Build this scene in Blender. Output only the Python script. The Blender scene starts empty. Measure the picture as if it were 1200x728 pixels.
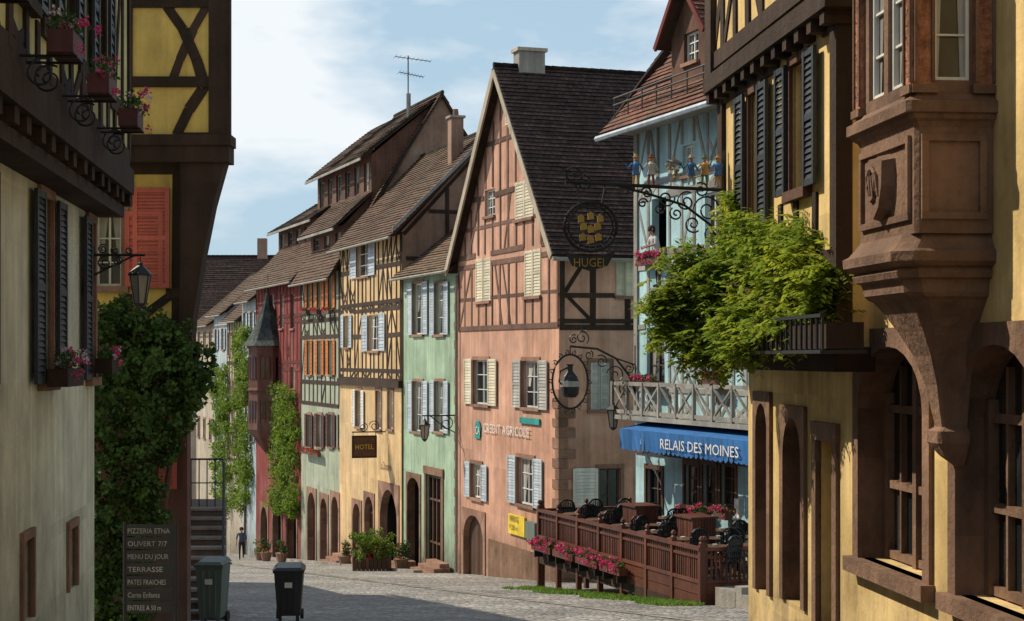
import bpy,bmesh,math,random
from mathutils import Vector,Matrix
R=random.Random(11)
rad=math.radians
sc=bpy.context.scene
# ---------------------------------------------------------------- site survey
# metres; camera eye at z=0, street falls away at 9.8 %
F=2000.;CX=600.;HY=420.
def gz(y): return -(1.8+0.098*y)
# ---------------------------------------------------------------- materials
def N(nt,t,**k):
    n=nt.nodes.new(t)
    for a,b in k.items(): setattr(n,a,b)
    return n
def M(nt,op,a,b=None,c=None):
    n=N(nt,'ShaderNodeMath',operation=op)
    for i,v in enumerate((a,b,c)):
        if v is None: continue
        if isinstance(v,(int,float)): n.inputs[i].default_value=v
        else: nt.links.new(v,n.inputs[i])
    return n.outputs[0]
def noise(nt,vec,scale,detail=4,rough=.55):
    n=N(nt,'ShaderNodeTexNoise'); n.inputs['Scale'].default_value=scale
    n.inputs['Detail'].default_value=min(detail,5); n.inputs['Roughness'].default_value=rough
    nt.links.new(vec,n.inputs['Vector']); return n.outputs['Fac']
def mapr(nt,v,a,b,c,d):
    n=N(nt,'ShaderNodeMapRange'); nt.links.new(v,n.inputs[0])
    for i,x in enumerate((a,b,c,d)): n.inputs[i+1].default_value=x
    return n.outputs[0]
def mapping(nt,vec,s):
    n=N(nt,'ShaderNodeMapping'); nt.links.new(vec,n.inputs[0]); n.inputs['Scale'].default_value=s
    return n.outputs[0]
def mix(nt,f,a,b,mode='MIX'):
    n=N(nt,'ShaderNodeMix',data_type='RGBA',blend_type=mode)
    for i,v in ((0,f),(6,a),(7,b)):
        if isinstance(v,(int,float)): n.inputs[i].default_value=v
        elif isinstance(v,tuple): n.inputs[i].default_value=(v[0],v[1],v[2],1)
        else: nt.links.new(v,n.inputs[i])
    return n.outputs[2]
def surf(name,col,var=.22,scale=.9,rough=.88,bump=.25,streak=.22,island=.12,dirt=None,dirtamt=.4,spec=.25,metal=0,bs=18,grime=0):
    m=bpy.data.materials.new(name); m.use_nodes=True; nt=m.node_tree; b=nt.nodes['Principled BSDF']
    g=N(nt,'ShaderNodeNewGeometry'); pos=g.outputs['Position']
    n1=noise(nt,pos,scale,5,.68)
    v=mapr(nt,n1,.3,.7,1-var,1+var)
    v2=mapr(nt,noise(nt,mapping(nt,pos,(2.6,2.6,.16)),1.6,3,.65),.3,.7,1-streak,1+streak*.6)
    v3=mapr(nt,g.outputs['Random Per Island'],0,1,1-island,1+island)
    v=M(nt,'MULTIPLY',M(nt,'MULTIPLY',v,v2),v3)
    h=N(nt,'ShaderNodeHueSaturation')
    if dirt is None: dirt=(col[0]*.45,col[1]*.43,col[2]*.42)
    n2=noise(nt,mapping(nt,pos,(1,1,.6)),2.3,5,.72)
    f=mapr(nt,n2,.5,.78,0,dirtamt)
    c=mix(nt,f,col,dirt)
    if grime:
        s=N(nt,'ShaderNodeSeparateXYZ'); nt.links.new(pos,s.inputs[0])
        hh=M(nt,'ADD',M(nt,'ADD',s.outputs[2],1.8),M(nt,'MULTIPLY',s.outputs[1],.098))
        gf=M(nt,'MULTIPLY',mapr(nt,hh,0,2.2,grime*1.6,0),mapr(nt,n2,.3,.7,.3,1.2))
        c=mix(nt,gf,c,(.10,.085,.07))
        fade=mapr(nt,noise(nt,pos,.35,4,.6),.5,.7,0,.4)
        c=mix(nt,fade,c,tuple(min(.75,q*.75+.14) for q in col))
    nt.links.new(c,h.inputs['Color']); nt.links.new(v,h.inputs['Value'])
    nt.links.new(h.outputs[0],b.inputs['Base Color'])
    b.inputs['Roughness'].default_value=rough; b.inputs['Specular IOR Level'].default_value=spec
    b.inputs['Metallic'].default_value=metal
    if bump:
        bn=N(nt,'ShaderNodeBump'); bn.inputs['Strength'].default_value=bump*1.2; bn.inputs['Distance'].default_value=.03
        nt.links.new(noise(nt,pos,bs*.8,4,.65),bn.inputs['Height'])
        nt.links.new(bn.outputs[0],b.inputs['Normal'])
    return m
def leafmat(name,c1,c2,tr=.35):
    m=bpy.data.materials.new(name); m.use_nodes=True; nt=m.node_tree; b=nt.nodes['Principled BSDF']
    g=N(nt,'ShaderNodeNewGeometry')
    n=noise(nt,g.outputs['Position'],1.7,2)
    f=M(nt,'ADD',M(nt,'MULTIPLY',g.outputs['Random Per Island'],.6),mapr(nt,n,.35,.65,-.1,.5))
    f=M(nt,'MAXIMUM',M(nt,'MINIMUM',f,1.),0.)
    c=mix(nt,f,c1,c2)
    nt.links.new(c,b.inputs['Base Color']); b.inputs['Roughness'].default_value=.55
    b.inputs['Specular IOR Level'].default_value=.35
    t=N(nt,'ShaderNodeBsdfTranslucent'); nt.links.new(c,t.inputs[0])
    ms=N(nt,'ShaderNodeMixShader'); ms.inputs[0].default_value=tr
    nt.links.new(b.outputs[0],ms.inputs[1]); nt.links.new(t.outputs[0],ms.inputs[2])
    nt.links.new(ms.outputs[0],nt.nodes['Material Output'].inputs[0]); return m
def tilemat(name,c1,c2,moss=(.075,.068,.05)):
    m=bpy.data.materials.new(name); m.use_nodes=True; nt=m.node_tree; b=nt.nodes['Principled BSDF']
    uv=N(nt,'ShaderNodeUVMap').outputs[0]
    br=N(nt,'ShaderNodeTexBrick'); nt.links.new(uv,br.inputs['Vector'])
    br.offset=.5; br.inputs['Scale'].default_value=1.; br.inputs['Brick Width'].default_value=1.; br.inputs['Row Height'].default_value=1.
    br.inputs['Mortar Size'].default_value=.06; br.inputs['Bias'].default_value=0.
    br.inputs['Color1'].default_value=(*c1,1); br.inputs['Color2'].default_value=(*c2,1)
    br.inputs['Mortar'].default_value=(c1[0]*.25,c1[1]*.25,c1[2]*.25,1)
    g=N(nt,'ShaderNodeNewGeometry'); pos=g.outputs['Position']
    f=mapr(nt,noise(nt,pos,.8,5,.7),.42,.7,0,.7)
    c=mix(nt,f,br.outputs['Color'],moss)
    c=mix(nt,mapr(nt,noise(nt,pos,2.7,4,.7),.62,.78,0,.4),c,(.20,.165,.12))
    h=N(nt,'ShaderNodeHueSaturation'); nt.links.new(c,h.inputs['Color'])
    nt.links.new(mapr(nt,noise(nt,pos,5,4),.3,.7,.6,1.4),h.inputs['Value'])
    nt.links.new(h.outputs[0],b.inputs['Base Color']); b.inputs['Roughness'].default_value=.85; b.inputs['Specular IOR Level'].default_value=.2
    bn=N(nt,'ShaderNodeBump'); bn.inputs['Strength'].default_value=.5; bn.inputs['Distance'].default_value=.03
    nt.links.new(M(nt,'ADD',M(nt,'MULTIPLY',br.outputs['Fac'],-1.),noise(nt,pos,9,2)),bn.inputs['Height'])
    nt.links.new(bn.outputs[0],b.inputs['Normal']); return m
def glassmat():
    m=bpy.data.materials.new('window_glass'); m.use_nodes=True; nt=m.node_tree; b=nt.nodes['Principled BSDF']
    g=N(nt,'ShaderNodeNewGeometry'); pos=g.outputs['Position']
    f=mapr(nt,noise(nt,mapping(nt,pos,(3,3,.5)),1.5,3),.5,.62,0,.5)
    nt.links.new(mix(nt,f,(.012,.015,.018),(.08,.08,.075)),b.inputs['Base Color'])
    b.inputs['Roughness'].default_value=.08; b.inputs['Specular IOR Level'].default_value=.5
    bn=N(nt,'ShaderNodeBump'); bn.inputs['Strength'].default_value=.15; bn.inputs['Distance'].default_value=.02
    nt.links.new(noise(nt,pos,3,1),bn.inputs['Height']); nt.links.new(bn.outputs[0],b.inputs['Normal']); return m
def cobblemat():
    m=bpy.data.materials.new('cobbles'); m.use_nodes=True; nt=m.node_tree; b=nt.nodes['Principled BSDF']
    g=N(nt,'ShaderNodeNewGeometry'); pos=g.outputs['Position']
    v=N(nt,'ShaderNodeTexVoronoi'); v.feature='DISTANCE_TO_EDGE'; v.inputs['Scale'].default_value=5.; nt.links.new(pos,v.inputs['Vector'])
    v2=N(nt,'ShaderNodeTexVoronoi'); v2.inputs['Scale'].default_value=5.; nt.links.new(pos,v2.inputs['Vector'])
    s=N(nt,'ShaderNodeSeparateColor'); nt.links.new(v2.outputs['Color'],s.inputs[0])
    c=mix(nt,s.outputs[0],(.20,.195,.19),(.44,.42,.39))
    c=mix(nt,mapr(nt,s.outputs[1],.7,1,0,.5),c,(.36,.30,.26))
    edge=mapr(nt,v.outputs['Distance'],.0,.11,0,1)
    c=mix(nt,edge,(.075,.07,.065),c)
    h=N(nt,'ShaderNodeHueSaturation'); nt.links.new(c,h.inputs['Color'])
    big=M(nt,'MULTIPLY',mapr(nt,noise(nt,pos,.22,4),.3,.7,.65,1.3),mapr(nt,noise(nt,mapping(nt,pos,(.6,2.,1)),1.,4),.3,.7,.8,1.2))
    nt.links.new(big,h.inputs['Value']); nt.links.new(h.outputs[0],b.inputs['Base Color'])
    b.inputs['Roughness'].default_value=.6
    bn=N(nt,'ShaderNodeBump'); bn.inputs['Strength'].default_value=1.; bn.inputs['Distance'].default_value=.035
    nt.links.new(M(nt,'ADD',mapr(nt,v.outputs['Distance'],0,.35,0,1),M(nt,'MULTIPLY',noise(nt,pos,1.3,2),1.1)),bn.inputs['Height'])
    nt.links.new(bn.outputs[0],b.inputs['Normal']); return m
COB=cobblemat(); GLASS=glassmat()
P=lambda n,c,**k:surf(n,c,**k)
def PL(n,c,**k): k.setdefault('grime',.5); return surf(n,c,**k)
CREAM=PL('cream_plaster',(.60,.585,.43),scale=1.2,dirt=(.30,.28,.2),dirtamt=.5); YEL=PL('yellow_plaster',(.70,.50,.21),scale=.7,dirt=(.36,.24,.10),dirtamt=.65,var=.28)
YELP=PL('yellow_panel',(.66,.47,.14)); OLIVE=PL('olive_panel',(.52,.50,.24))
PINK=PL('pink_plaster',(.52,.29,.205),scale=.6,dirt=(.34,.18,.125),dirtamt=.75,var=.25); GREEN=PL('green_plaster',(.31,.43,.31),scale=.8,dirt=(.2,.28,.19),dirtamt=.55)
OCH=PL('ochre_plaster',(.60,.42,.22),dirt=(.42,.27,.13)); SAGE=PL('sage_plaster',(.33,.37,.28)); REDP=PL('red_plaster',(.20,.035,.03)); 
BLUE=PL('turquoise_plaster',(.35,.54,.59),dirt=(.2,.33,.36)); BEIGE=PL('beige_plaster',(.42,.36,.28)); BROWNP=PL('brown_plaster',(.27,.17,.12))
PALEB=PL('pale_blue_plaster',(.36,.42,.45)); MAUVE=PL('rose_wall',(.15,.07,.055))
DT=P('dark_timber',(.045,.028,.02),var=.3,island=.3,bump=.5,streak=.3); MT=P('brown_timber',(.12,.06,.04),var=.3,island=.3,bump=.5)
GT=P('grey_timber',(.27,.26,.24),var=.3,island=.3,bump=.5); RT=P('red_timber',(.13,.03,.025),island=.3); PT=P('pink_house_timber',(.14,.08,.06),island=.35,var=.35)
STONE=P('red_sandstone',(.27,.155,.11),var=.3,island=.25,bump=.5,dirt=(.09,.055,.045),dirtamt=.6); STONED=P('dark_sandstone',(.20,.118,.078),var=.38,island=.22,bump=.6,dirt=(.06,.038,.03),dirtamt=.75)
GREYST=P('grey_stone',(.28,.26,.23),island=.25,bump=.6); DKST=P('dark_stone',(.13,.10,.085),island=.25,bump=.6)
WHITE=P('white_paint',(.70,.69,.64),var=.1,island=.05,dirtamt=.2,rough=.5); CREAMW=P('cream_shutter',(.62,.56,.42),var=.15,rough=.6); 
BLUSH=P('pale_blue_shutter',(.44,.50,.56),rough=.6,var=.15,island=.15); GRYSH=P('grey_shutter',(.42,.41,.38),rough=.6); ORSH=P('orange_shutter',(.55,.17,.035),rough=.6,var=.2)
DKSH=P('dark_shutter',(.03,.035,.04),rough=.5); REDSH=P('red_shutter',(.50,.12,.09),rough=.6,var=.15); MARSH=P('maroon_shutter',(.09,.035,.035),rough=.6)
DOORW=P('door_wood',(.10,.055,.035),rough=.6,island=.3); IRON=P('wrought_iron',(.015,.015,.017),rough=.5,bump=0,spec=.5); BLACKP=P('black_plastic',(.022,.022,.024),rough=.45,bump=0,var=.1,dirtamt=.1,spec=.5)
GREYP=P('grey_plastic',(.13,.17,.15),rough=.5,bump=0,var=.1); GOLD=P('gold_leaf',(.65,.42,.10),rough=.35,metal=.7,bump=0); FENCE=P('fence_wood',(.11,.04,.025),rough=.5,island=.35,var=.3)
AWN=P('blue_canvas',(.03,.14,.38),rough=.8,var=.15,dirtamt=.15); TEAL=P('teal_paint',(.03,.28,.27)); YPAINT=P('yellow_paint',(.75,.55,.05),bump=0)
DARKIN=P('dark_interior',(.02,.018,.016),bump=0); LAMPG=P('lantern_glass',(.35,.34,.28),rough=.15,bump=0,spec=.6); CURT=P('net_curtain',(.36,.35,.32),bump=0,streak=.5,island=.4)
TR=tilemat('roof_tiles_brown',(.085,.05,.035),(.17,.10,.068)); TD=tilemat('roof_tiles_dark',(.05,.03,.027),(.09,.054,.046),(.045,.036,.028)); TRED=tilemat('roof_tiles_red',(.14,.055,.038),(.25,.11,.075)); TT=tilemat('roof_tiles_ochre',(.13,.08,.052),(.22,.145,.095),(.10,.085,.06))
SLATE=tilemat('slate',(.13,.16,.17),(.20,.23,.24),(.14,.17,.15))
LIVY=leafmat('ivy_leaves',(.03,.065,.014),(.085,.16,.03),.3); LWIS=leafmat('wisteria_leaves',(.10,.20,.02),(.42,.46,.045),.55); LVINE=leafmat('vine_leaves',(.08,.15,.02),(.24,.34,.04),.45); LBOX=leafmat('geranium_leaves',(.03,.08,.02),(.07,.15,.03),.3)
LGRASS=leafmat('grass_blades',(.09,.20,.02),(.22,.36,.05),.4)
FPINK=leafmat('pink_petals',(.62,.03,.16),(.75,.10,.28),.3); FRED=leafmat('red_petals',(.5,.015,.02),(.65,.05,.06),.3); FWHITE=leafmat('pale_petals',(.7,.45,.55),(.8,.7,.75),.3)
SKIN=P('skin',(.50,.29,.21),bump=0,var=.05,dirtamt=0,rough=.5); HAIR=P('hair',(.05,.03,.02),bump=0); CLW=P('white_shirt',(.6,.6,.62),bump=0,dirtamt=0); CLB=P('blue_shirt',(.08,.11,.18),bump=0); CLD=P('dark_trousers',(.03,.03,.04),bump=0)
# ---------------------------------------------------------------- object builder
class Obj:
    def __init__(s,name): s.name=name; s.parts={}; s.done=False
    def get(s,part,mat):
        k=(part,mat.name)
        if k not in s.parts: s.parts[k]=([],[],[],mat)
        return s.parts[k]
    def poly(s,part,mat,pts,uv=None):
        v,f,u,_=s.get(part,mat); b=len(v); v.extend([tuple(p) for p in pts]); f.append(tuple(range(b,b+len(pts))))
        u.extend(uv if uv else [(p[0]+p[1],p[2]) for p in pts])
    def mesh(s,part,mat,pts,faces):
        v,f,u,_=s.get(part,mat); b=len(v); v.extend([tuple(p) for p in pts])
        for fa in faces:
            f.append(tuple(b+i for i in fa)); u.extend([(0,0)]*len(fa))
    def hexa(s,part,mat,p):
        s.mesh(part,mat,p,[(0,1,2,3),(7,6,5,4),(0,4,5,1),(1,5,6,2),(2,6,7,3),(3,7,4,0)])
    def box(s,part,mat,c,size,rz=0):
        x,y,z=[q/2 for q in size]; c=Vector(c); m=Matrix.Rotation(rz,3,'Z')
        s.hexa(part,mat,[c+m@Vector(q) for q in ((-x,-y,-z),(x,-y,-z),(x,y,-z),(-x,y,-z),(-x,-y,z),(x,-y,z),(x,y,z),(-x,y,z))])
    def tube(s,part,mat,pts,r,n=6,closed=False):
        pts=[Vector(p) for p in pts]; V=[];Fc=[]; L=len(pts)
        for i,p in enumerate(pts):
            a=pts[(i-1)%L] if (closed or i>0) else p; b=pts[(i+1)%L] if (closed or i<L-1) else p
            d=(b-a); d=d.normalized() if d.length>1e-9 else Vector((0,0,1))
            up=Vector((0,0,1)) if abs(d.z)<.9 else Vector((1,0,0))
            x=d.cross(up).normalized(); y=d.cross(x)
            rr=r[i] if isinstance(r,(list,tuple)) else r
            for k in range(n):
                t=2*math.pi*k/n; V.append(p+x*math.cos(t)*rr+y*math.sin(t)*rr)
        for i in range(L if closed else L-1):
            j=(i+1)%L
            for k in range(n): Fc.append((i*n+k,i*n+(k+1)%n,j*n+(k+1)%n,j*n+k))
        if not closed: Fc.append(tuple(range(n))[::-1]); Fc.append(tuple(range((L-1)*n,L*n)))
        s.mesh(part,mat,V,Fc)
    def lathe(s,part,mat,c,prof,n=12,axis=None):
        c=Vector(c); V=[];Fc=[]
        for z,r in prof:
            for k in range(n):
                t=2*math.pi*(k+.5)/n; V.append(c+Vector((math.cos(t)*r,math.sin(t)*r,z)))
        for i in range(len(prof)-1):
            for k in range(n): Fc.append((i*n+k,i*n+(k+1)%n,(i+1)*n+(k+1)%n,(i+1)*n+k))
        Fc.append(tuple(range(n))[::-1]); Fc.append(tuple(range((len(prof)-1)*n,len(prof)*n)))
        s.mesh(part,mat,V,Fc)
    def finish(s):
        allv=[p for v,_,_,_ in s.parts.values() for p in v]
        if not allv: return
        x=[p[0] for p in allv];y=[p[1] for p in allv];z=min(p[2] for p in allv)
        loc=((min(x)+max(x))/2,(min(y)+max(y))/2,z)
        e=bpy.data.objects.new(s.name,None); e.empty_display_size=.3; e.location=loc; sc.collection.objects.link(e)
        for (pn,mn),(v,f,u,mat) in s.parts.items():
            me=bpy.data.meshes.new(pn); me.from_pydata([(a-loc[0],b-loc[1],c-loc[2]) for a,b,c in v],[],f)
            uv=me.uv_layers.new(name='UVMap')
            if len(uv.data)==len(u): uv.data.foreach_set('uv',[q for t in u for q in t])
            me.materials.append(mat); o=bpy.data.objects.new(pn,me); sc.collection.objects.link(o); o.parent=e
        s.e=e
ALL=[]
def O(name):
    o=Obj(name); ALL.append(o); return o
def V2(x,y): return Vector((x,y,0)).normalized()
class Wall:
    def __init__(s,obj,p0,t,sg=1,off=0):
        s.o=obj; s.t=V2(*t); s.n=Vector((-s.t.y,s.t.x,0))*sg; s.p0=Vector((p0[0],p0[1],0))+s.n*off; s.holes=[]; s.block=[]
    def pt(s,u,z,d=0): p=s.p0+s.t*u+s.n*d; return Vector((p.x,p.y,z))
    def u(s,px,d=0):
        k=(px-CX)/F; p=s.p0+s.n*d; return (k*p.y-p.x)/(s.t.x-k*s.t.y)
    def z(s,px,py,d=0): return (HY-py)*s.pt(s.u(px,d),0,d).y/F
    def g(s,u,d=0): return gz(s.pt(u,0,d).y)
    def box(s,part,mat,u0,u1,z0,z1,d0,d1):
        s.o.hexa(part,mat,[s.pt(u0,z0,d0),s.pt(u1,z0,d0),s.pt(u1,z0,d1),s.pt(u0,z0,d1),s.pt(u0,z1,d0),s.pt(u1,z1,d0),s.pt(u1,z1,d1),s.pt(u0,z1,d1)])
    def beam(s,mat,a,b,w=.16,d=.025,part='timber_frame',back=-.04):
        a=Vector(a);b=Vector(b); q=(b-a)
        if q.length<.02: return
        q=q.normalized(); m=Vector((-q.y,q.x))*(w/2*R.uniform(.85,1.15)); d=d+R.uniform(0,.012)
        w2=m*R.uniform(.82,1.18)
        c=[a-m,b-w2,b+w2,a+m]
        s.o.hexa(part,mat,[s.pt(p.x,p.y,back) for p in c]+[s.pt(p.x,p.y,d) for p in c])
    def face(s,mat,u0,u1,z0,z1,part='walls',clip=None,d=0,reveal=.22,rmat=None):
        us=sorted({u0,u1}|{min(max(x,u0),u1) for h in s.holes for x in h[:2]}); zs=sorted({z0,z1}|{min(max(x,z0),z1) for h in s.holes for x in h[2:4]})
        for i in range(len(us)-1):
            for j in range(len(zs)-1):
                a,b,c,e=us[i],us[i+1],zs[j],zs[j+1]
                if b-a<1e-5 or e-c<1e-5: continue
                m=((a+b)/2,(c+e)/2)
                if any(h[0]<m[0]<h[1] and h[2]<m[1]<h[3] for h in s.holes): continue
                pl=[(a,c),(b,c),(b,e),(a,e)]
                if clip:
                    for (A,B,C) in clip: # keep A*u+B*z<=C
                        out=[]
                        for k in range(len(pl)):
                            p,q=pl[k],pl[(k+1)%len(pl)]; fp=A*p[0]+B*p[1]-C; fq=A*q[0]+B*q[1]-C
                            if fp<=0: out.append(p)
                            if fp*fq<0:
                                t=fp/(fp-fq); out.append((p[0]+(q[0]-p[0])*t,p[1]+(q[1]-p[1])*t))
                        pl=out
                        if len(pl)<3: break
                if len(pl)>=3: s.o.poly(part,mat,[s.pt(x,y,d) for x,y in pl])
        for h in s.holes:
            a,b,c,e=h[:4]; rm=rmat or mat
            for p,q in (((a,c),(b,c)),((b,c),(b,e)),((b,e),(a,e)),((a,e),(a,c))):
                s.o.poly(part+'_reveals',rm,[s.pt(*p,d),s.pt(*q,d),s.pt(*q,d-reveal),s.pt(*p,d-reveal)])
    def rail(s,mat,z,u0,u1,w=.16,**k):
        segs=[(u0,u1)]
        for h in s.block:
            if h[2]-w/2<z<h[3]+w/2:
                ns=[]
                for a,b in segs:
                    if h[1]<=a or h[0]>=b: ns.append((a,b)); continue
                    if a<h[0]: ns.append((a,h[0]))
                    if b>h[1]: ns.append((h[1],b))
                segs=ns
        for a,b in segs:
            if b-a>.1: s.beam(mat,(a,z+R.uniform(-.02,.02)),(b,z+R.uniform(-.02,.02)),w,**k)
    def post(s,mat,u,z0,z1,w=.15,lean=0,**k):
        segs=[(z0,z1)]
        for h in s.block:
            if h[0]-w/2<u<h[1]+w/2:
                ns=[]
                for a,b in segs:
                    if h[3]<=a or h[2]>=b: ns.append((a,b)); continue
                    if a<h[2]: ns.append((a,h[2]))
                    if b>h[3]: ns.append((h[3],b))
                segs=ns
        for a,b in segs:
            if b-a>.1: s.beam(mat,(u,a),(u+lean,b),w,d=.02,**k)
    def diag(s,mat,a,b,w=.13,**k):
        for i in range(9):
            x=a[0]+(b[0]-a[0])*(i+.5)/9; z=a[1]+(b[1]-a[1])*(i+.5)/9
            if any(h[0]<x<h[1] and h[2]<z<h[3] for h in s.block): return
        s.beam(mat,a,b,w,d=.012,**k)
    def timber(s,mat,u0,u1,levels,step=.9,w=.16,dg=.35,mid=True):
        n=max(2,round((u1-u0)/step)); us=[u0+(u1-u0)*i/n+(R.uniform(-.08,.08) if 0<i<n else 0) for i in range(n+1)]
        for z in levels: s.rail(mat,z,u0,u1,w*1.15)
        for j in range(len(levels)-1):
            z0,z1=levels[j],levels[j+1]
            for x in us: s.post(mat,x,z0,z1,w,lean=R.uniform(-.03,.03))
            if mid and z1-z0>1.6:
                for i in range(n):
                    s.rail(mat,(z0+z1)/2+R.uniform(-.08,.08),us[i],us[i+1],w*.8,d=.008)
            for i in range(n):
                r=R.random()
                if r<dg:
                    if R.random()<.5: s.diag(mat,(us[i],z0),(us[i+1],z1),w*.85)
                    else: s.diag(mat,(us[i+1],z0),(us[i],z1),w*.85)
                elif r<dg*1.35:
                    s.diag(mat,(us[i],z0),(us[i+1],z0+(z1-z0)/2),w*.8); s.diag(mat,(us[i+1],z0),(us[i],z0+(z1-z0)/2),w*.8)
def louvre(W,mat,u0,u1,z0,z1,d=.03,step=.09,part='shutters'):
    f=min(.07,(u1-u0)*.16); th=.035; j=R.uniform(-.012,.012); z0+=j;z1+=j; d+=R.uniform(0,.012)
    W.box(part,mat,u0,u0+f,z0,z1,d,d+th); W.box(part,mat,u1-f,u1,z0,z1,d,d+th)
    for a,b in ((z0,z0+f),(z1-f,z1),((z0+z1)/2-f/2,(z0+z1)/2+f/2)): W.box(part,mat,u0+f,u1-f,a,b,d+.002,d+th-.003)
    n=max(3,int((z1-z0)/step))
    for i in range(n):
        za=z0+(z1-z0)*i/n; zb=za+(z1-z0)/n*1.15
        W.o.poly(part,mat,[W.pt(u0+f,za,d+th-.006),W.pt(u1-f,za,d+th-.006),W.pt(u1-f,zb,d+.004),W.pt(u0+f,zb,d+.004)])
def leaf(o,part,mat,p,s,asp=.55,down=0):
    d=Vector((R.gauss(0,1),R.gauss(0,1),R.gauss(0,1)-down)); d.normalize()
    e=d.cross(Vector((R.gauss(0,1),R.gauss(0,1),R.gauss(0,1))))
    if e.length<1e-4: return
    e.normalize(); n=d.cross(e); s*=R.uniform(.6,1.3)
    v,f,u,_=o.get(part,mat); b=len(v); a=p
    v.extend([tuple(a-d*s*.5),tuple(a+e*s*asp*.5+n*s*.08),tuple(a+d*s*.5),tuple(a-e*s*asp*.5+n*s*.08)]); f.append((b,b+1,b+2,b+3)); u.extend([(0,0)]*4)
def clump(o,part,mat,c,r,n,s,asp=.55,down=0,sub=None):
    c=Vector(c); rr=Vector(r) if not isinstance(r,(int,float)) else Vector((r,r,r))
    for i in range(n):
        q=Vector((R.gauss(0,1),R.gauss(0,1),R.gauss(0,1))).normalized()*(R.random()**.45)
        leaf(o,part,mat,c+Vector((q.x*rr.x,q.y*rr.y,q.z*rr.z)),s,asp,down)
def flowers(o,W,u0,u1,z,d=.2,pet=FPINK,h=.22,boxmat=DOORW,dens=1,depth=.2,s=.07,white=False,r=.13):
    W.box('flower_box',boxmat,u0,u1,z-.18,z,d-depth/2,d+depth/2)
    n=max(2,int((u1-u0)/.16))
    for i in range(n):
        hh=h*R.uniform(.6,1.3)
        c=W.pt(u0+(u1-u0)*(i+.5)/n,z+.06+R.uniform(-.04,.05),d+R.uniform(-.02,.06))
        clump(o,'flower_leaves',LBOX,c,(r,r,hh*.55),int(46*dens),s*1.1)
        for k in range(3):
            c2=c+Vector((R.uniform(-r,r),R.uniform(-r,r),hh*R.uniform(-.3,.5)))+W.n*.06
            clump(o,'flower_petals',pet if not(white and R.random()<.4) else FWHITE,c2,r*.42,int(11*dens),s*.75,.9)
        if R.random()<.5: clump(o,'flower_petals',pet,c+W.n*.12-Vector((0,0,h*.7)),r*.4,int(9*dens),s*.75,.9)
def window(W,u0,u1,z0,z1,fr=WHITE,sh=None,sw=None,sur=None,swd=.12,sill=True,fl=None,closed=False,cols=2,rows=3,shl=True,shr=True,rec=.15,open_=False,step=.1,curt=True):
    if u0>u1: u0,u1=u1,u0
    W.holes.append((u0,u1,z0,z1)); o=W.o; pad=swd if sur else .06
    sw=sw or (u1-u0)*.52
    bl=[u0-pad,u1+pad,z0-pad,z1+pad]
    if sh and not closed:
        if shl: bl[0]=u0-sw-.1
        if shr: bl[1]=u1+sw+.1
    W.block.append(tuple(bl))
    if sur:
        W.box('stone_surrounds',sur,u0-swd,u0,z0,z1,-.03,.035); W.box('stone_surrounds',sur,u1,u1+swd,z0,z1,-.03,.038)
        W.box('stone_surrounds',sur,u0-swd,u1+swd,z1,z1+swd*1.1,-.03,.041)
    if sill: W.box('sills',sur or STONE,u0-pad,u1+pad,z0-.1,z0,-.1,.09)
    if closed:
        m=(u0+u1)/2; louvre(W,sh,u0,m-.01,z0,z1,-.02,step); louvre(W,sh,m+.01,u1,z0,z1,-.018,step)
        W.o.poly('glass',GLASS,[W.pt(u0,z0,-.2),W.pt(u1,z0,-.2),W.pt(u1,z1,-.2),W.pt(u0,z1,-.2)])
    elif not open_:
        W.o.poly('glass',GLASS,[W.pt(u0,z0,-rec),W.pt(u1,z0,-rec),W.pt(u1,z1,-rec),W.pt(u0,z1,-rec)])
        f=min(.06,(u1-u0)*.1)
        if curt and R.random()<.7:
            k=R.uniform(.2,.42)*(u1-u0); zc=z0+(z1-z0)*R.choice((0,0,.45))
            for a,b,c_,e_ in ((u0+f,u0+f+k,u0+f+k*.45,zc),(u1-f,u1-f-k,u1-f-k*.45,zc)):
                W.o.poly('curtains',CURT,[W.pt(a,e_,-rec+.008),W.pt(c_,e_,-rec+.008),W.pt(b,z1-f,-rec+.008),W.pt(a,z1-f,-rec+.008)])
        W.box('window_frames',fr,u0,u0+f,z0,z1,-rec-.01,-rec+.05); W.box('window_frames',fr,u1-f,u1,z0,z1,-rec-.01,-rec+.05)
        W.box('window_frames',fr,u0+f,u1-f,z0,z0+f,-rec-.01,-rec+.048); W.box('window_frames',fr,u0+f,u1-f,z1-f,z1,-rec-.01,-rec+.048)
        for i in range(1,cols):
            x=u0+(u1-u0)*i/cols; W.box('window_frames',fr,x-f*.4,x+f*.4,z0+f,z1-f,-rec-.01,-rec+.044)
        for i in range(1,rows):
            x=z0+(z1-z0)*i/rows; W.box('window_frames',fr,u0+f,u1-f,x-f*.25,x+f*.25,-rec-.01,-rec+.036)
    if sh and not closed:
        g=(swd if sur else 0)*.4+.02
        if shl: louvre(W,sh,u0-g-sw,u0-g,z0-.02,z1+.02,.045,step)
        if shr: louvre(W,sh,u1+g,u1+g+sw,z0-.02,z1+.02,.045,step)
    if fl: flowers(o,W,u0-.05,u1+.05,z0+.04,.2,fl)
def winpx(W,pl,pr,pt,pb,**k):
    a,b=sorted((W.u(pl),W.u(pr))); m=(pl+pr)/2
    window(W,a,b,W.z(m,pb),W.z(m,pt),**k)
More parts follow.
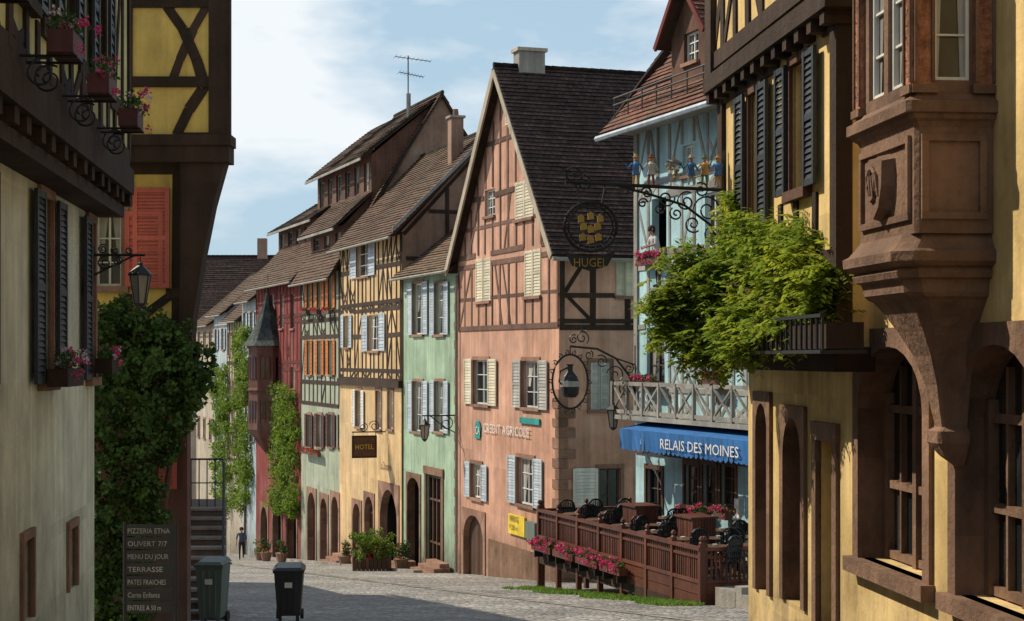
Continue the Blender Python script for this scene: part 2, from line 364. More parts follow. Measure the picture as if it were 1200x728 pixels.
def arch(W,u0,u1,z0,z1,sur=STONE,w=.15,rise=None,fill='door',fm=DOORW,rev=.3,proud=.04):
    if u0>u1: u0,u1=u1,u0
    hw=(u1-u0)/2; uc=(u0+u1)/2; rise=rise or hw; zs=z1-rise; U0,U1,Z1=u0-w,u1+w,z1+w
    W.holes.append((U0,U1,z0,Z1)); W.block.append((U0,U1,z0-.1,Z1))
    ins=[(u0,z0)];outs=[(U0,z0)]
    nj=max(2,int((zs-z0)/.45))
    for i in range(1,nj): z=z0+(zs-z0)*i/nj; ins.append((u0,z));outs.append((U0,z))
    ca=math.degrees(math.atan2(Z1-zs,U0-uc)); angs=sorted({180-i*15 for i in range(13)}|{ca,180-ca},reverse=True)
    for a in angs:
        r=rad(a);c,s_=math.cos(r),math.sin(r); ins.append((uc+hw*c,zs+rise*s_))
        k=1e9
        if abs(c)>1e-6: k=min(k,(U1-uc)/abs(c))
        if s_>1e-6: k=min(k,(Z1-zs)/s_)
        outs.append((uc+k*c,zs+k*s_))
    for i in range(nj-1,-1,-1): z=z0+(zs-z0)*i/nj; ins.append((u1,z));outs.append((U1,z))
    for i in range(len(ins)-1):
        a,b,c,d=ins[i],ins[i+1],outs[i+1],outs[i]
        W.o.poly('stone_arches',sur,[W.pt(*a,proud),W.pt(*b,proud),W.pt(*c,proud),W.pt(*d,proud)])
        W.o.poly('stone_arches',sur,[W.pt(*a,proud),W.pt(*b,proud),W.pt(*b,-rev),W.pt(*a,-rev)])
        W.o.poly('stone_arches',sur,[W.pt(*d,proud),W.pt(*c,proud),W.pt(*c,-.05),W.pt(*d,-.05)])
    if fill=='door':
        n=max(3,int((u1-u0)/.18))
        for i in range(n): W.box('door',fm,u0+(u1-u0)*i/n+.008,u0+(u1-u0)*(i+1)/n-.008,z0,z1,-.26+.004*(i%2),-.2+.004*(i%2))
        W.box('door',fm,uc-.03,uc+.03,z0,z1,-.2,-.17)
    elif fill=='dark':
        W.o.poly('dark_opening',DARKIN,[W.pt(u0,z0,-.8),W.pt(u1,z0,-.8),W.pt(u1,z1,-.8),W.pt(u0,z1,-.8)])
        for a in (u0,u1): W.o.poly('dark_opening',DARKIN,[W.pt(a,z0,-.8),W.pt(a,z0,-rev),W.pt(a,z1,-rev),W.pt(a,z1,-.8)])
    else:
        W.o.poly('glass',GLASS,[W.pt(u0,z0,-.27),W.pt(u1,z0,-.27),W.pt(u1,z1,-.27),W.pt(u0,z1,-.27)])
        for a in (u0+.05,uc,u1-.05): W.box('window_frames',fm,a-.045,a+.045,z0,z1 if a==uc else zs+rise*.25,-.28,-.19)
        for a in ((u0+uc)/2,(uc+u1)/2): W.box('window_frames',fm,a-.02,a+.02,z0,zs+rise*.7,-.28,-.215)
        for z in (z0+.05,z0+(zs-z0)*.5,zs): W.box('window_frames',fm,u0,u1,z-.035,z+.035,-.28,-.21)
def roofplane(o,mat,A,B,C,D,course=.19,part='roof',thick=.1,under=DT):
    A,B,C,D=map(Vector,(A,B,C,D)); e=(B-A).normalized(); n=(B-A).cross(D-A).normalized()
    if n.z<0: n=-n
    Ls=max((D-A).length,(C-B).length); k=max(2,int(Ls/course))
    su=lambda p:(p-A).dot(e)/.2
    ph=R.uniform(0,6);W2=R.uniform(.02,.045)
    def sag(p,t): return n*(W2*math.sin((p-A).dot(e)*.9+ph)*math.sin(math.pi*min(max(t,0),1)))
    for i in range(k):
        t0=i/k;t1=min(1,(i+1)/k+.15/k)
        a=A.lerp(D,t0)+n*.04;b=B.lerp(C,t0)+n*.04;c=B.lerp(C,t1);d=A.lerp(D,t1)
        L=max(1,int((b-a).length/1.2)); jit=[R.uniform(-.014,.014) for _ in range(L+1)]
        for q in range(L):
            a1=a.lerp(b,q/L)+n*jit[q];b1=a.lerp(b,(q+1)/L)+n*jit[q+1];c1=d.lerp(c,(q+1)/L);d1=d.lerp(c,q/L)
            a1=a1+sag(a1,t0);b1=b1+sag(b1,t0);c1=c1+sag(c1,t1);d1=d1+sag(d1,t1)
            o.poly(part,mat,[a1,b1,c1,d1],[(su(a1),i+.02),(su(b1),i+.02),(su(c1),i+.98),(su(d1),i+.98)])
            o.poly(part,mat,[a1-n*.05,b1-n*.05,b1,a1],[(su(a1),i+.01),(su(b1),i+.01),(su(b1),i+.02),(su(a1),i+.02)])
    u=[p-n*thick for p in (A,B,C,D)]
    o.poly('roof_underside',under,u)
    for p,q,r_,s_ in ((A,B,u[1],u[0]),(B,C,u[2],u[1]),(C,D,u[3],u[2]),(D,A,u[0],u[3])): o.poly('roof_edges',under,[p,q,r_,s_])
def ridge(o,a,b,mat=TR,r=.1):
    a=Vector(a);b=Vector(b);n=max(2,int((b-a).length/.35))
    for i in range(n): o.tube('ridge_tiles',mat,[a.lerp(b,i/n),a.lerp(b,(i+1.08)/n)],[r,r*.85],7)
def eavehouse(W,u0,u1,zb,ze,depth,zr,wm,sm,rm,over=.45,gover=.2,back=True,sides=(True,True)):
    o=W.o;u0+=.012;u1-=.012;h=depth/2; sl=(zr-ze)/h
    for u,on in ((u0,sides[0]),(u1,sides[1])):
        if on: o.poly('side_walls',sm,[W.pt(u,zb,0),W.pt(u,zb,-depth),W.pt(u,ze,-depth),W.pt(u,zr-.05,-h),W.pt(u,ze,0)])
    o.poly('back_wall',sm,[W.pt(u0,zb,-depth),W.pt(u1,zb,-depth),W.pt(u1,ze,-depth),W.pt(u0,ze,-depth)])
    zo=ze-over*sl*.6
    g=gover
    roofplane(o,rm,W.pt(u0-g,zo+.12,over),W.pt(u1+g*.2,zo+.12,over),W.pt(u1+g*.2,zr+.1,-h),W.pt(u0-g,zr+.1,-h))
    roofplane(o,rm,W.pt(u0-g,zo+.12,-depth-over),W.pt(u1+g*.2,zo+.12,-depth-over),W.pt(u1+g*.2,zr+.1,-h),W.pt(u0-g,zr+.1,-h),course=.6)
    ridge(o,W.pt(u0-g,zr+.12,-h),W.pt(u1,zr+.12,-h),rm)
    o.tube('gutter',GREYST,[W.pt(u0-g,zo+.04,over+.07),W.pt(u1,zo+.04,over+.07)],.06,6)
def text(o,part,mat,s,org,right,size,up=(0,0,1),width=None,ext=.01):
    cu=bpy.data.curves.new('t','FONT'); cu.body=s; cu.size=1; cu.extrude=0; cu.resolution_u=2
    ob=bpy.data.objects.new('t',cu); sc.collection.objects.link(ob); bpy.context.view_layer.update()
    me=ob.evaluated_get(bpy.context.evaluated_depsgraph_get()).to_mesh()
    vs=[v.co.copy() for v in me.vertices]; fs=[tuple(p.vertices) for p in me.polygons]
    w=max(v.x for v in vs)-min(v.x for v in vs); x0=min(v.x for v in vs)
    sx=size if width is None else width/w
    right=Vector(right).normalized();up=Vector(up).normalized();nn=right.cross(up);org=Vector(org)
    o.mesh(part,mat,[org+right*(v.x-x0)*sx+up*v.y*size+nn*ext for v in vs],fs)
    bpy.data.objects.remove(ob,do_unlink=True)
def spiral(c,ax,ay,r0,r1,a0,turns,n=26):
    c=Vector(c);P_=[]
    for i in range(n+1):
        t=i/n; r=r0+(r1-r0)*t; a=a0+turns*2*math.pi*t
        P_.append(c+Vector(ax)*math.cos(a)*r+Vector(ay)*math.sin(a)*r)
    return P_
def lantern(o,top,s=1.):
    c=Vector(top); z=Vector((0,0,1))
    o.tube('hanger',IRON,[c,c-z*.1*s],.012*s)
    o.lathe('cap',IRON,c-z*.3*s,[(0,.2*s),(.03*s,.2*s),(.12*s,.1*s),(.16*s,.05*s),(.2*s,.045*s),(.22*s,.01*s)],6)
    o.lathe('glass_body',LAMPG,c-z*.75*s,[(0,.09*s),(.45*s,.165*s)],6)
    for k in range(6):
        t=2*math.pi*(k+.5)/6; a=Vector((math.cos(t),math.sin(t),0))
        o.tube('frame',IRON,[c-z*.75*s+a*.095*s,c-z*.3*s+a*.172*s],.012*s,4)
    o.lathe('base',IRON,c-z*.83*s,[(0,.01*s),(.03*s,.06*s),(.08*s,.1*s),(.09*s,.1*s)],6)
UP=Vector((0,0,1))
# ================================================================ GROUND
g=O('cobbled_street')
ys=[-30,0,20,30,40,60,90,130,200,400]
for i in range(len(ys)-1):
    xs=[-300,-40,-20,-10,0,10,20,40,300]
    for j in range(len(xs)-1):
        a,b,c,d=xs[j],xs[j+1],ys[i],ys[i+1]
        g.poly('paving',COB,[(a,c,gz(c)),(b,c,gz(c)),(b,d,gz(d)),(a,d,gz(d))])
ROWD=(-.35,1)
# ================================================================ PINK GABLE HOUSE
PK=O('pink_gabled_house'); C0=(1.49,54.)
W=Wall(PK,C0,ROWD,1); L=W.u(537); ZE,ZA=3.65,9.95
for q in ((592.5,602,114,146),): winpx(W,*q,fr=CREAMW,sh=CREAMW,closed=True,sill=False)
winpx(W,568,580,222,253,fr=WHITE,sill=True)
winpx(W,604,625,212,256,sh=CREAMW,closed=True); winpx(W,558,575,303,353,sh=CREAMW,closed=True); winpx(W,615,634,293,347,sh=CREAMW,closed=True)
winpx(W,555,573,422,474,fr=WHITE,sh=CREAMW,sur=STONE,shl=True); winpx(W,613,632,423,478,fr=WHITE,sh=GRYSH,sur=STONE)
winpx(W,553,565,544,584,fr=WHITE,sh=BLUSH,sur=STONE); winpx(W,607,626,537,592,fr=WHITE,sh=BLUSH,sur=STONE)
ua,ub=W.u(567),W.u(544); arch(W,ua,ub,W.g(ub)-.2,W.z(555,604),sur=STONE,w=.22,fill='door',rise=.85)
k=(ZA-ZE)/(L/2)
clip=[(-k,1,ZE),(k,1,ZE+k*L)]
W.face(PINK,0,L,-9.5,ZA,clip=clip)
rk=lambda u: ZE+k*min(u,L-u)
zz=[1.08,3.35,3.72,5.75,7.6]
for z in zz:
    ins=max(0,(z-ZE)/k)+.05; W.rail(PT,z,ins,L-ins,.18)
for u in [L*i/13 for i in range(14)]:
    uu=min(max(u,.1),L-.1)
    for j,(a,b) in enumerate(((1.08,3.35),(3.72,5.75),(5.75,7.6),(7.6,9.5))):
        top=min(b,rk(uu)-.15)
        if top>a+.2: W.post(PT,uu+R.uniform(-.08,.08)*(0<u<L),a,top,.13)
for a,b in (((.2,1.1),(1.7,3.3)),((2.6,3.3),(1.8,1.1)),((L-.2,1.1),(L-1.6,3.3)),((4.6,1.1),(5.5,3.3)),((6.3,3.3),(5.5,1.1)),((1.3,3.8),(2.5,5.7)),((L-1.4,3.8),(L-2.6,5.7)),((5.3,3.8),(4.6,5.7)),((3.3,5.8),(4.2,7.5)),((L-3.4,5.8),(L-4.3,7.5))): W.diag(PT,a,b,.13)
for z in (2.15,4.7): 
    ins=max(0,(z-ZE)/k)+.1; W.rail(PT,z,ins,L-ins,.11,d=.008)
for a,b in (((-.35,ZE-.35*k),(L/2,ZA)),((L+.35,ZE-.35*k),(L/2,ZA))):
    W.beam(BEIGE,(a[0],a[1]-.05),(b[0],b[1]-.05),.26,d=.42,part='bargeboards',back=.36)
# side wall
S=Wall(PK,C0,(1,.35),-1); SD=9.
winpx(S,702,727,549,598,fr=DOORW,sh=WHITE,shl=True,shr=False,sw=.85,sur=STONE); winpx(S,722,742,300,347,sh=CREAMW,closed=True); winpx(S,692,714,425,480,sh=GRYSH,closed=True,sur=STONE)
S.face(PINK,.0,SD,-9.5,ZE)
for z in (1.0,1.2,2.0,3.35): S.rail(DT,z,0,SD,.17)
for u in (.1,1.15,2.35,3.4,4.5,5.5): S.post(DT,u,1.0,3.6,.17)
S.diag(DT,(1.2,1.1),(.25,2.0),.14); S.diag(DT,(1.3,2.1),(2.2,3.3),.13); S.diag(DT,(.2,2.1),(1.,3.3),.12)
PK.poly('back_wall',PINK,[W.pt(L-.01,-9.5),W.pt(L-.01,-9.5,-SD),W.pt(L-.01,ZE,-SD),W.pt(L-.01,ZE,0)])
PK.poly('back_wall',PINK,[W.pt(0,-9.5,-SD),W.pt(L,-9.5,-SD),W.pt(L,ZE,-SD),W.pt(L/2,ZA,-SD),W.pt(0,ZE,-SD)])
ov=.45
roofplane(PK,TD,W.pt(-ov,ZE-ov*k+.14,.4),W.pt(-ov,ZE-ov*k+.14,-SD-.3),W.pt(L/2,ZA+.14,-SD-.3),W.pt(L/2,ZA+.14,.4))
roofplane(PK,TD,W.pt(L+ov,ZE-ov*k+.14,.4),W.pt(L+ov,ZE-ov*k+.14,-SD-.3),W.pt(L/2,ZA+.14,-SD-.3),W.pt(L/2,ZA+.14,.4))
ridge(PK,W.pt(L/2,ZA+.18,.4),W.pt(L/2,ZA+.18,-SD),TD)
PK.tube('gutter',GREYST,[W.pt(-ov-.05,ZE-ov*k,.4),W.pt(-ov-.05,ZE-ov*k,-SD)],.07)
c=W.pt(L/2+.1,ZA+.3,-.95); PK.box('chimney',GREYST,c,(.95,.6,.8),rad(19)); PK.box('chimney_cap',BEIGE,c+UP*.45,(1.1,.75,.12),rad(19))
z=-7.6;i=0
while z<-1.0:
    a=.55 if i%2 else .3; b=.3 if i%2 else .55; h=R.uniform(.28,.36)
    W.box('quoins',STONE,0,a,z,z+h-.02,-.02,.03); S.box('quoins',STONE,-.03,b,z,z+h-.02,-.02,.031); z+=h;i+=1
rt=-W.t
text(PK,'bank_lettering',WHITE,'CRÉDIT AGRICOLE',W.pt(W.u(568),W.z(568,506),.06),rt,.46,width=W.u(568)-W.u(622))
p=W.pt(W.u(561),W.z(561,503),.05)
PK.mesh('bank_emblem',TEAL,[p+rt*a+UP*b for a,b in ((-.3,-.34),(.25,-.34),(.36,.1),(.1,.36),(-.25,.22))],[(0,1,2,3,4)])
text(PK,'bank_emblem_letters',WHITE,'CA',p-rt*.2-UP*.18+W.n*.01,rt,.4)
W.box('notice_board',TEAL,W.u(634),W.u(611),W.z(622,497),W.z(622,490),.02,.07)
u=W.u(607); W.box('poster_case',YPAINT,W.u(617),W.u(598),W.z(607,627),W.z(607,604),.02,.08); text(PK,'poster_text',IRON,'PARKING',W.pt(W.u(600),W.z(607,612),.085),rt,.3,width=.9); text(PK,'poster_text',IRON,'P 200 m',W.pt(W.u(600),W.z(607,622),.085),rt,.26,width=.8)
W.box('letter_box',GREYP,W.u(633),W.u(622),W.z(628,632),W.z(628,612),.02,.2)
W.box('plinth',STONED,-.02,W.u(574),-8.6,W.g(0)+.7,-.02,.06)
PK.tube('downpipe',GREYST,[W.pt(L-.12,ZE-.6,.12),W.pt(L-.12,-8,.12)],.055)
PK.finish()
# ================================================================ GREEN HOUSE
GR=O('green_plastered_house'); W=Wall(GR,C0,ROWD,1,off=-.08); u0=W.u(537.5);u1=W.u(470.5); ze=3.45
for a,b in ((485,496),(511,521)):
    winpx(W,a,b,332,392,fr=WHITE,sh=BLUSH,sur=STONE,swd=.1); winpx(W,a,b,447,506,fr=WHITE,sh=BLUSH,sur=STONE,swd=.1)
zb=-10
ua,ub=sorted((W.u(500),W.u(518))); W.holes.append((ua,ub,W.g(ua)-.3,-4.6)); W.block.append((ua,ub,-9,-4.6))
GR.poly('dark_opening',GLASS,[W.pt(ua,-9,-.2),W.pt(ub,-9,-.2),W.pt(ub,-4.6,-.2),W.pt(ua,-4.6,-.2)])
for i in range(5): W.box('door',DOORW,ua+(ub-ua)*i/4-.04,ua+(ub-ua)*i/4+.04,-8.9,-4.6,-.19,-.1)
for z in (-7.3,-5.6,-4.7): W.box('door',DOORW,ua,ub,z-.04,z+.04,-.195,-.11)
W.box('stone_surrounds',STONED,ua-.25,ua,-8.9,-4.6,-.02,.05);W.box('stone_surrounds',STONED,ub,ub+.25,-9,-4.6,-.02,.05);W.box('stone_surrounds',STONED,ua-.3,ub+.3,-4.6,-4.3,-.02,.07)
ua,ub=sorted((W.u(478),W.u(492))); arch(W,ua,ub,W.g(ub)-.3,-4.9,sur=STONED,w=.2,fill='dark',rise=.5)
W.face(GREEN,u0,u1,zb,ze)
eavehouse(W,u0,u1,zb,ze,9,7.2,GREEN,GREEN,TT,sides=(True,True))
for u in (u0+.15,):
    z=-8.4;i=0
    while z<3.1: W.box('quoins',STONE,u0+.02,u0+(.5 if i%2 else .32),z,z+.33,-.02,.03); z+=.35;i+=1
GR.finish()
lp=O('bracket_lantern'); a=W.pt(u0+.1,-2.15,0); n=W.n
lp.tube('arm',IRON,[a,a+n*1.4],.03); lp.tube('scroll',IRON,spiral(a+n*.45-UP*.3,n,UP,.28,.06,1.5,1.4),.02); lp.tube('brace',IRON,[a-UP*.7,a+n*.5-UP*.45,a+n*1.1],.022)
lantern(lp,a+n*1.3-UP*.02,1.15)
# ================================================================ OCHRE TIMBERED
OC=O('ochre_timbered_house'); W=Wall(OC,C0,ROWD,1); u0=W.u(470.5);u1=W.u(398); ze=5.35;zb=-11
winpx(W,419,433,284,324,fr=WHITE,sh=BLUSH,step=.14); 
winpx(W,404,410,370,407,fr=WHITE,sh=BLUSH,step=.14);winpx(W,432,445,369,411,fr=WHITE,sh=BLUSH,step=.14)
winpx(W,418,424,458,500,fr=WHITE,sh=WHITE,sur=STONE,step=.14);winpx(W,441,447,458,503,fr=WHITE,sh=None,sur=STONE);winpx(W,455,461,458,503,fr=WHITE,sh=None,sur=STONE)
ua,ub=sorted((W.u(446),W.u(466)));arch(W,ua,ub,W.g(ub)-.3,W.z(456,574),w=.3,fill='dark')
ua,ub=sorted((W.u(428),W.u(438)));arch(W,ua,ub,W.g(ub)-.3,W.z(433,582),w=.2,fill='glass',fm=DOORW)
ua,ub=sorted((W.u(414),W.u(423)));arch(W,ua,ub,W.g(ub)-.3,W.z(418,590),w=.2,fill='door',fm=DOORW)
W.face(OCH,u0,u1,zb,ze)
W.timber(DT,u0+.1,u1-.1,[-.95,-.55,1.0,2.15,2.45,4.0,5.3],step=.72,w=.15,dg=.5,mid=False)
W.box('jetty_beam',DT,u0,u1,-1.25,-.95,-.05,.14)
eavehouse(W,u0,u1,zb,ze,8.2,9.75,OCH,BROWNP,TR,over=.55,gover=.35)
text(OC,'restaurant_lettering',DT,'La Couronne',W.pt(W.u(447),W.z(450,550),.03),-W.t,.5,width=1.7)
OC.hexa('bargeboard',GT,[W.pt(u0-.4,ze-.1,.5),W.pt(u0-.34,ze-.1,.5),W.pt(u0-.34,9.75,-4.1),W.pt(u0-.4,9.75,-4.1),W.pt(u0-.4,ze+.1,.5),W.pt(u0-.34,ze+.1,.5),W.pt(u0-.34,9.95,-4.1),W.pt(u0-.4,9.95,-4.1)])
c=W.pt(u0+2.0,9.1,-3.); OC.box('chimney',BROWNP,c,(.55,.55,2.8),rad(19)); OC.box('chimney_cap',GREYST,c+UP*1.4,(.7,.7,.1),rad(19)); OC.lathe('chimney_pot',STONED,c+UP*1.45,[(0,.15),(.3,.12)],8)
S2=Wall(OC,(W.pt(u0,0).x,W.pt(u0,0).y),(1,.35),-1,off=.0)
for a,b in (((.1,5.2),(4.0,9.4)),((.2,4.2),(7.9,4.2)),((2.,4.2),(2.,7.2)),((4.1,4.2),(4.1,9.4)),((6.2,4.2),(6.2,7.2)),((1.2,6.2),(7.,6.2))): S2.beam(DT,a,b,.15,d=.02)
OC.finish()
hs=O('hanging_shop_sign'); a=W.pt(W.u(452),W.z(452,506),0)
hs.tube('arm',IRON,[a,a+W.n*1.5],.03);hs.tube('scroll',IRON,spiral(a+W.n*.5+UP*.25,W.n,UP,.25,.05,0,1.6),.02);hs.tube('scroll',IRON,spiral(a+W.n*1.+UP*.2,W.n,UP,.2,.05,2,1.6),.02)
c=a+W.n*.95-UP*.62
for z in (-.5,.4): hs.hexa('board_frame',DT,[c+W.n*x+W.t*y+UP*(z+q) for q in (0,.07) for x,y in ((-.55,-.03),(.55,-.03),(.55,.03),(-.55,.03))])
for x0 in (-.55,.48): hs.hexa('board_frame',DT,[c+W.n*(x0+x)+W.t*y+UP*z for z in (-.43,.4) for x,y in ((0,-.03),(.07,-.03),(.07,.03),(0,.03))])
hs.hexa('board',MT,[c+W.n*x+W.t*y+UP*z for z in (-.43,.4) for x,y in ((-.48,-.015),(.48,-.015),(.48,.015),(-.48,.015))])
text(hs,'lettering',GOLD,'HOTEL',c-W.t*.03+W.n*.4-UP*.12,-W.n,.3,width=.8)
for x in (-.5,.5): hs.tube('chains',IRON,[c+W.n*x+UP*.4,c+W.n*x+UP*.64],.015)
# ================================================================ SAGE HOUSE w/ ORANGE SHUTTERS
SG=O('sage_timbered_house'); W=Wall(SG,C0,ROWD,1); u0=W.u(398);u1=W.u(353); ze=4.35; zb=-12
for a,b in ((361,365),(373,378),(386,391)):
    winpx(W,a,b,324,361,fr=WHITE,sh=ORSH,step=.2);
    winpx(W,a,b,399,439,fr=WHITE,sh=ORSH,step=.2)
    winpx(W,a,b,486,524,fr=WHITE,sh=MARSH,step=.2,sur=STONE)
winpx(W,396,397.6,486,524,sh=MARSH,closed=True)
for a,b,t in ((389,397,582),(376,384,584),(361,370,577)):
    ua,ub=sorted((W.u(a),W.u(b)));arch(W,ua,ub,W.g(ub)-.3,W.z((a+b)/2,t),w=.25,fill='dark')
W.face(SAGE,u0,u1,zb,ze)
W.timber(DT,u0+.1,u1-.1,[-2.3,-1.2,1.1,1.9,2.3,4.3],step=.9,w=.15,dg=.4,mid=False)
for a,b,z in ((360,366,364),(372,379,364),(385,393,364),(360,380,529)): flowers(SG,W,W.u(b),W.u(a),W.z((a+b)/2,z),.25,FRED,dens=.35,s=.1,h=.15)
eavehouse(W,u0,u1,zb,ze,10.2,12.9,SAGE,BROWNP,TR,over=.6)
def shed(o,W,ua,ub,dz,zbot,ztop,dr,zrt,wins=4):
    D=Wall(o,(W.pt(0,0,dz).x,W.pt(0,0,dz).y),(W.t.x,W.t.y),1)
    for i in range(wins):
        a=ua+(ub-ua)*(i+.2)/wins;b=ua+(ub-ua)*(i+.75)/wins
        window(D,a,b,zbot+.5,ztop-.3,fr=GT,sill=False,rows=2)
    D.face(MT,ua,ub,zbot-1,ztop)
    for u in (ua,ub): o.poly('dormer_cheeks',MT,[D.pt(u,zbot-1,0),D.pt(u,ztop,0),W.pt(u,zrt,dr),W.pt(u,zbot-1,dr)])
    roofplane(o,TR,D.pt(ua-.3,ztop-.15,.6),D.pt(ub+.3,ztop-.15,.6),W.pt(ub+.3,zrt+.2,dr),W.pt(ua-.3,zrt+.2,dr))
    D.box('fascia',GT,ua-.3,ub+.3,ztop-.33,ztop-.2,.6,.66)
shed(SG,W,u0+.5,u1+3.6,-1.7,7.7,9.9,-4.9,12.6,6)
shed(SG,W,u0+.7,u1-.5,-.4,5.0,6.5,-1.7,7.9,3)
SG.tube('chimney_flue',GREYST,[W.pt(u0+2,12,-4),W.pt(u0+2,13.2,-4)],.12)
an=O('rooftop_antenna'); b=W.pt(u0+4.2,12.6,-4.6)
an.tube('mast',IRON,[b,b+UP*2.9],.035)
for h,l in ((2.7,1.9),(1.9,1.3)):
    an.tube('boom',IRON,[b+UP*h+Vector((-l*.35,0,.15)),b+UP*h+Vector((l*.6,0,-.1))],.02,4)
    for i in range(9):
        c=b+UP*h+Vector((-l*.35+l*.95*i/8,0,.15-.25*i/8)); q=.3-.012*i
        an.tube('elements',IRON,[c-Vector((.12,.5,.0))*q*2-UP*q*.5,c+Vector((.12,.5,.0))*q*2+UP*q*.5],.012,4)
SG.finish()
# ================================================================ RED HOUSE + TURRET
RD=O('red_timbered_house'); W=Wall(RD,C0,ROWD,1); u0=W.u(353);u1=W.u(300); ze=4.4; zb=-13
for a,b in ((317,321),(328,332),(341,345)):
    winpx(W,a,b,345,385,fr=GT); winpx(W,a,b,430,470,fr=GT); winpx(W,a,b,505,545,fr=GT)
for a,b,t in ((338,348,590),(320,330,592),(306,314,594)):
    ua,ub=sorted((W.u(a),W.u(b)));arch(W,ua,ub,W.g(ub)-.3,W.z((a+b)/2,t),w=.25,fill='dark',sur=STONED)
W.face(REDP,u0,u1,zb,ze); W.timber(RT,u0+.1,u1-.1,[-5.,-3,-2.6,-.6,-.2,2.,2.3,4.3],step=.9,w=.16,dg=.35,mid=False)
eavehouse(W,u0,u1,zb,ze,10,10.6,REDP,REDP,TR,over=.6)
shed(RD,W,u0+.8,u1-.8,-1.2,6.0,7.6,-3.6,9.1,5)
uc=(W.u(322));c=W.pt(uc,0,.4)
RD.lathe('oriel',MAUVE,c,[(-5.4,.1),(-4.9,.5),(-4.2,1.0),(-4.0,1.15),(-1.9,1.1),(-1.8,1.2),(-1.65,1.1),(.5,1.1),(.6,1.2),(.75,1.2)],8)
RD.lathe('oriel_roof',SLATE,c,[(.7,1.5),(1.0,1.2),(1.8,.75),(3.0,.3),(3.9,.05)],8)
RD.lathe('oriel_finial',IRON,c,[(3.85,.05),(4.1,.09),(4.3,.02),(4.7,.015)],6)
for k_ in range(8):
    t=2*math.pi*(k_)/8; a=Vector((math.cos(t),math.sin(t),0)); 
    for z in (-.55,-3.0):
        RD.box('oriel_windows',GLASS,c+a*1.02+UP*z,(.06,.5,1.2),t); 
        for dy in (-.27,0,.27): RD.box('oriel_frames',RT,c+a*1.03+UP*z+Vector((-a.y,a.x,0))*dy,(.09,.05,1.25),t)
RD.finish()
# ================================================================ FAR HOUSES
def farhouse(name,pa,pb,ze,zr,wm,tm,rows,rm=TR,dep=8,fr=WHITE,sh=None,tim=None,d=0):
    o=O(name);W=Wall(o,C0,ROWD,1,off=d);u0=W.u(pa);u1=W.u(pb); n=max(1,round((u1-u0)/2.2))
    for r0 in rows:
        for i in range(n):
            a=u0+(u1-u0)*(i+.33)/n; window(W,a,a+.8,r0,r0+1.35,fr=fr,sh=sh,step=.2,sur=STONE)
    W.face(wm,u0,u1,-15,ze)
    if tim: W.timber(tim,u0+.1,u1-.1,[r-.5 for r in rows]+[ze-.1],mid=False)
    eavehouse(W,u0,u1,-15,ze,dep,zr,wm,wm,rm); o.finish(); return W,u0,u1
Wv,va,vb=farhouse('blue_grey_house',300,284,3.6,7.5,PALEB,GT,(1.4,-1.6,-5),sh=BLUSH)
Wv2,va2,vb2=farhouse('beige_timbered_house',284,266,2.5,6.4,BEIGE,DT,(.2,-2.8,-6),tim=DT)
farhouse('pale_blue_house',266,250,3.,6.6,PALEB,DT,(.6,-2.4,-5.6),sh=BLUSH); farhouse('grey_house',250,230,2.4,6.,BEIGE,DT,(.4,-2.4,-5.6))
for nm,Wq,pxs,y0,y1,nc in (('climbing_vine',Wv,(281,297),385,600,130),('climbing_vine',Wall(Obj('x'),C0,ROWD,1),(326,352),450,600,130),('climbing_vine',Wv2,(256,272),430,600,110)):
    o=O(nm); ua=Wq.u(pxs[1]);ub=Wq.u(pxs[0])
    for i in range(nc):
        u=R.uniform(ua,ub); f=R.random()**.9; px=(pxs[0]+pxs[1])/2; z=Wq.z(px,y0+(y1-y0)*f)
        clump(o,'leaves',LVINE,Wq.pt(u+.3*math.sin(z*2),z,R.uniform(.1,.5)),(.42,.3,.45),60,.2)
    p=Wq.pt((ua+ub)/2,0,.12); o.tube('stem',MT,[Vector((p.x,p.y,gz(p.y))),Vector((p.x+.1,p.y,-5)),Vector((p.x,p.y,Wq.z(px,y0+10)))],[.08,.06,.03])
CB=O('dark_roofed_house');W=Wall(CB,(-27.5,131),(1,0),-1)
for i in range(4): window(W,1+i*2.1,1.9+i*2.1,-2.2,-.7,fr=WHITE); window(W,1+i*2.1,1.9+i*2.1,-5.4,-3.9,fr=WHITE)
W.face(BEIGE,0,9,-16,1.3); eavehouse(W,0,9,-16,1.3,9,8.0,BEIGE,BEIGE,TD)
CB.box('chimney',BROWNP,(-19.6,134,8.6),(.7,.7,1.6))
CB.finish()
# left-row houses hidden behind the overhanging house, added to shade the near street
for nm,Ya,Yb,ze_,zr_,wm in (('unseen_beige_house',39.5,49,4.2,10.5,BEIGE),('unseen_ochre_house',49.1,58,2.6,7.5,OCH)):
    o=O(nm);Wl=Wall(o,(-4.95-.35*(Ya-26)-.4,Ya),ROWD,-1); LL=(Yb-Ya)*1.06
    for i in range(4):
        for zq in (gz(Ya)+1.2,gz(Ya)+4.2,gz(Ya)+7.2):
            if zq+1.4<ze_: window(Wl,.8+i*LL/4,1.7+i*LL/4,zq,zq+1.35,fr=WHITE,sh=BLUSH,sur=STONE)
    Wl.face(wm,0,LL,-9,ze_); Wl.timber(DT,.1,LL-.1,[ze_-2.9,ze_-.1],step=1.); eavehouse(Wl,0,LL,-9,ze_,9,zr_,wm,wm,TR)
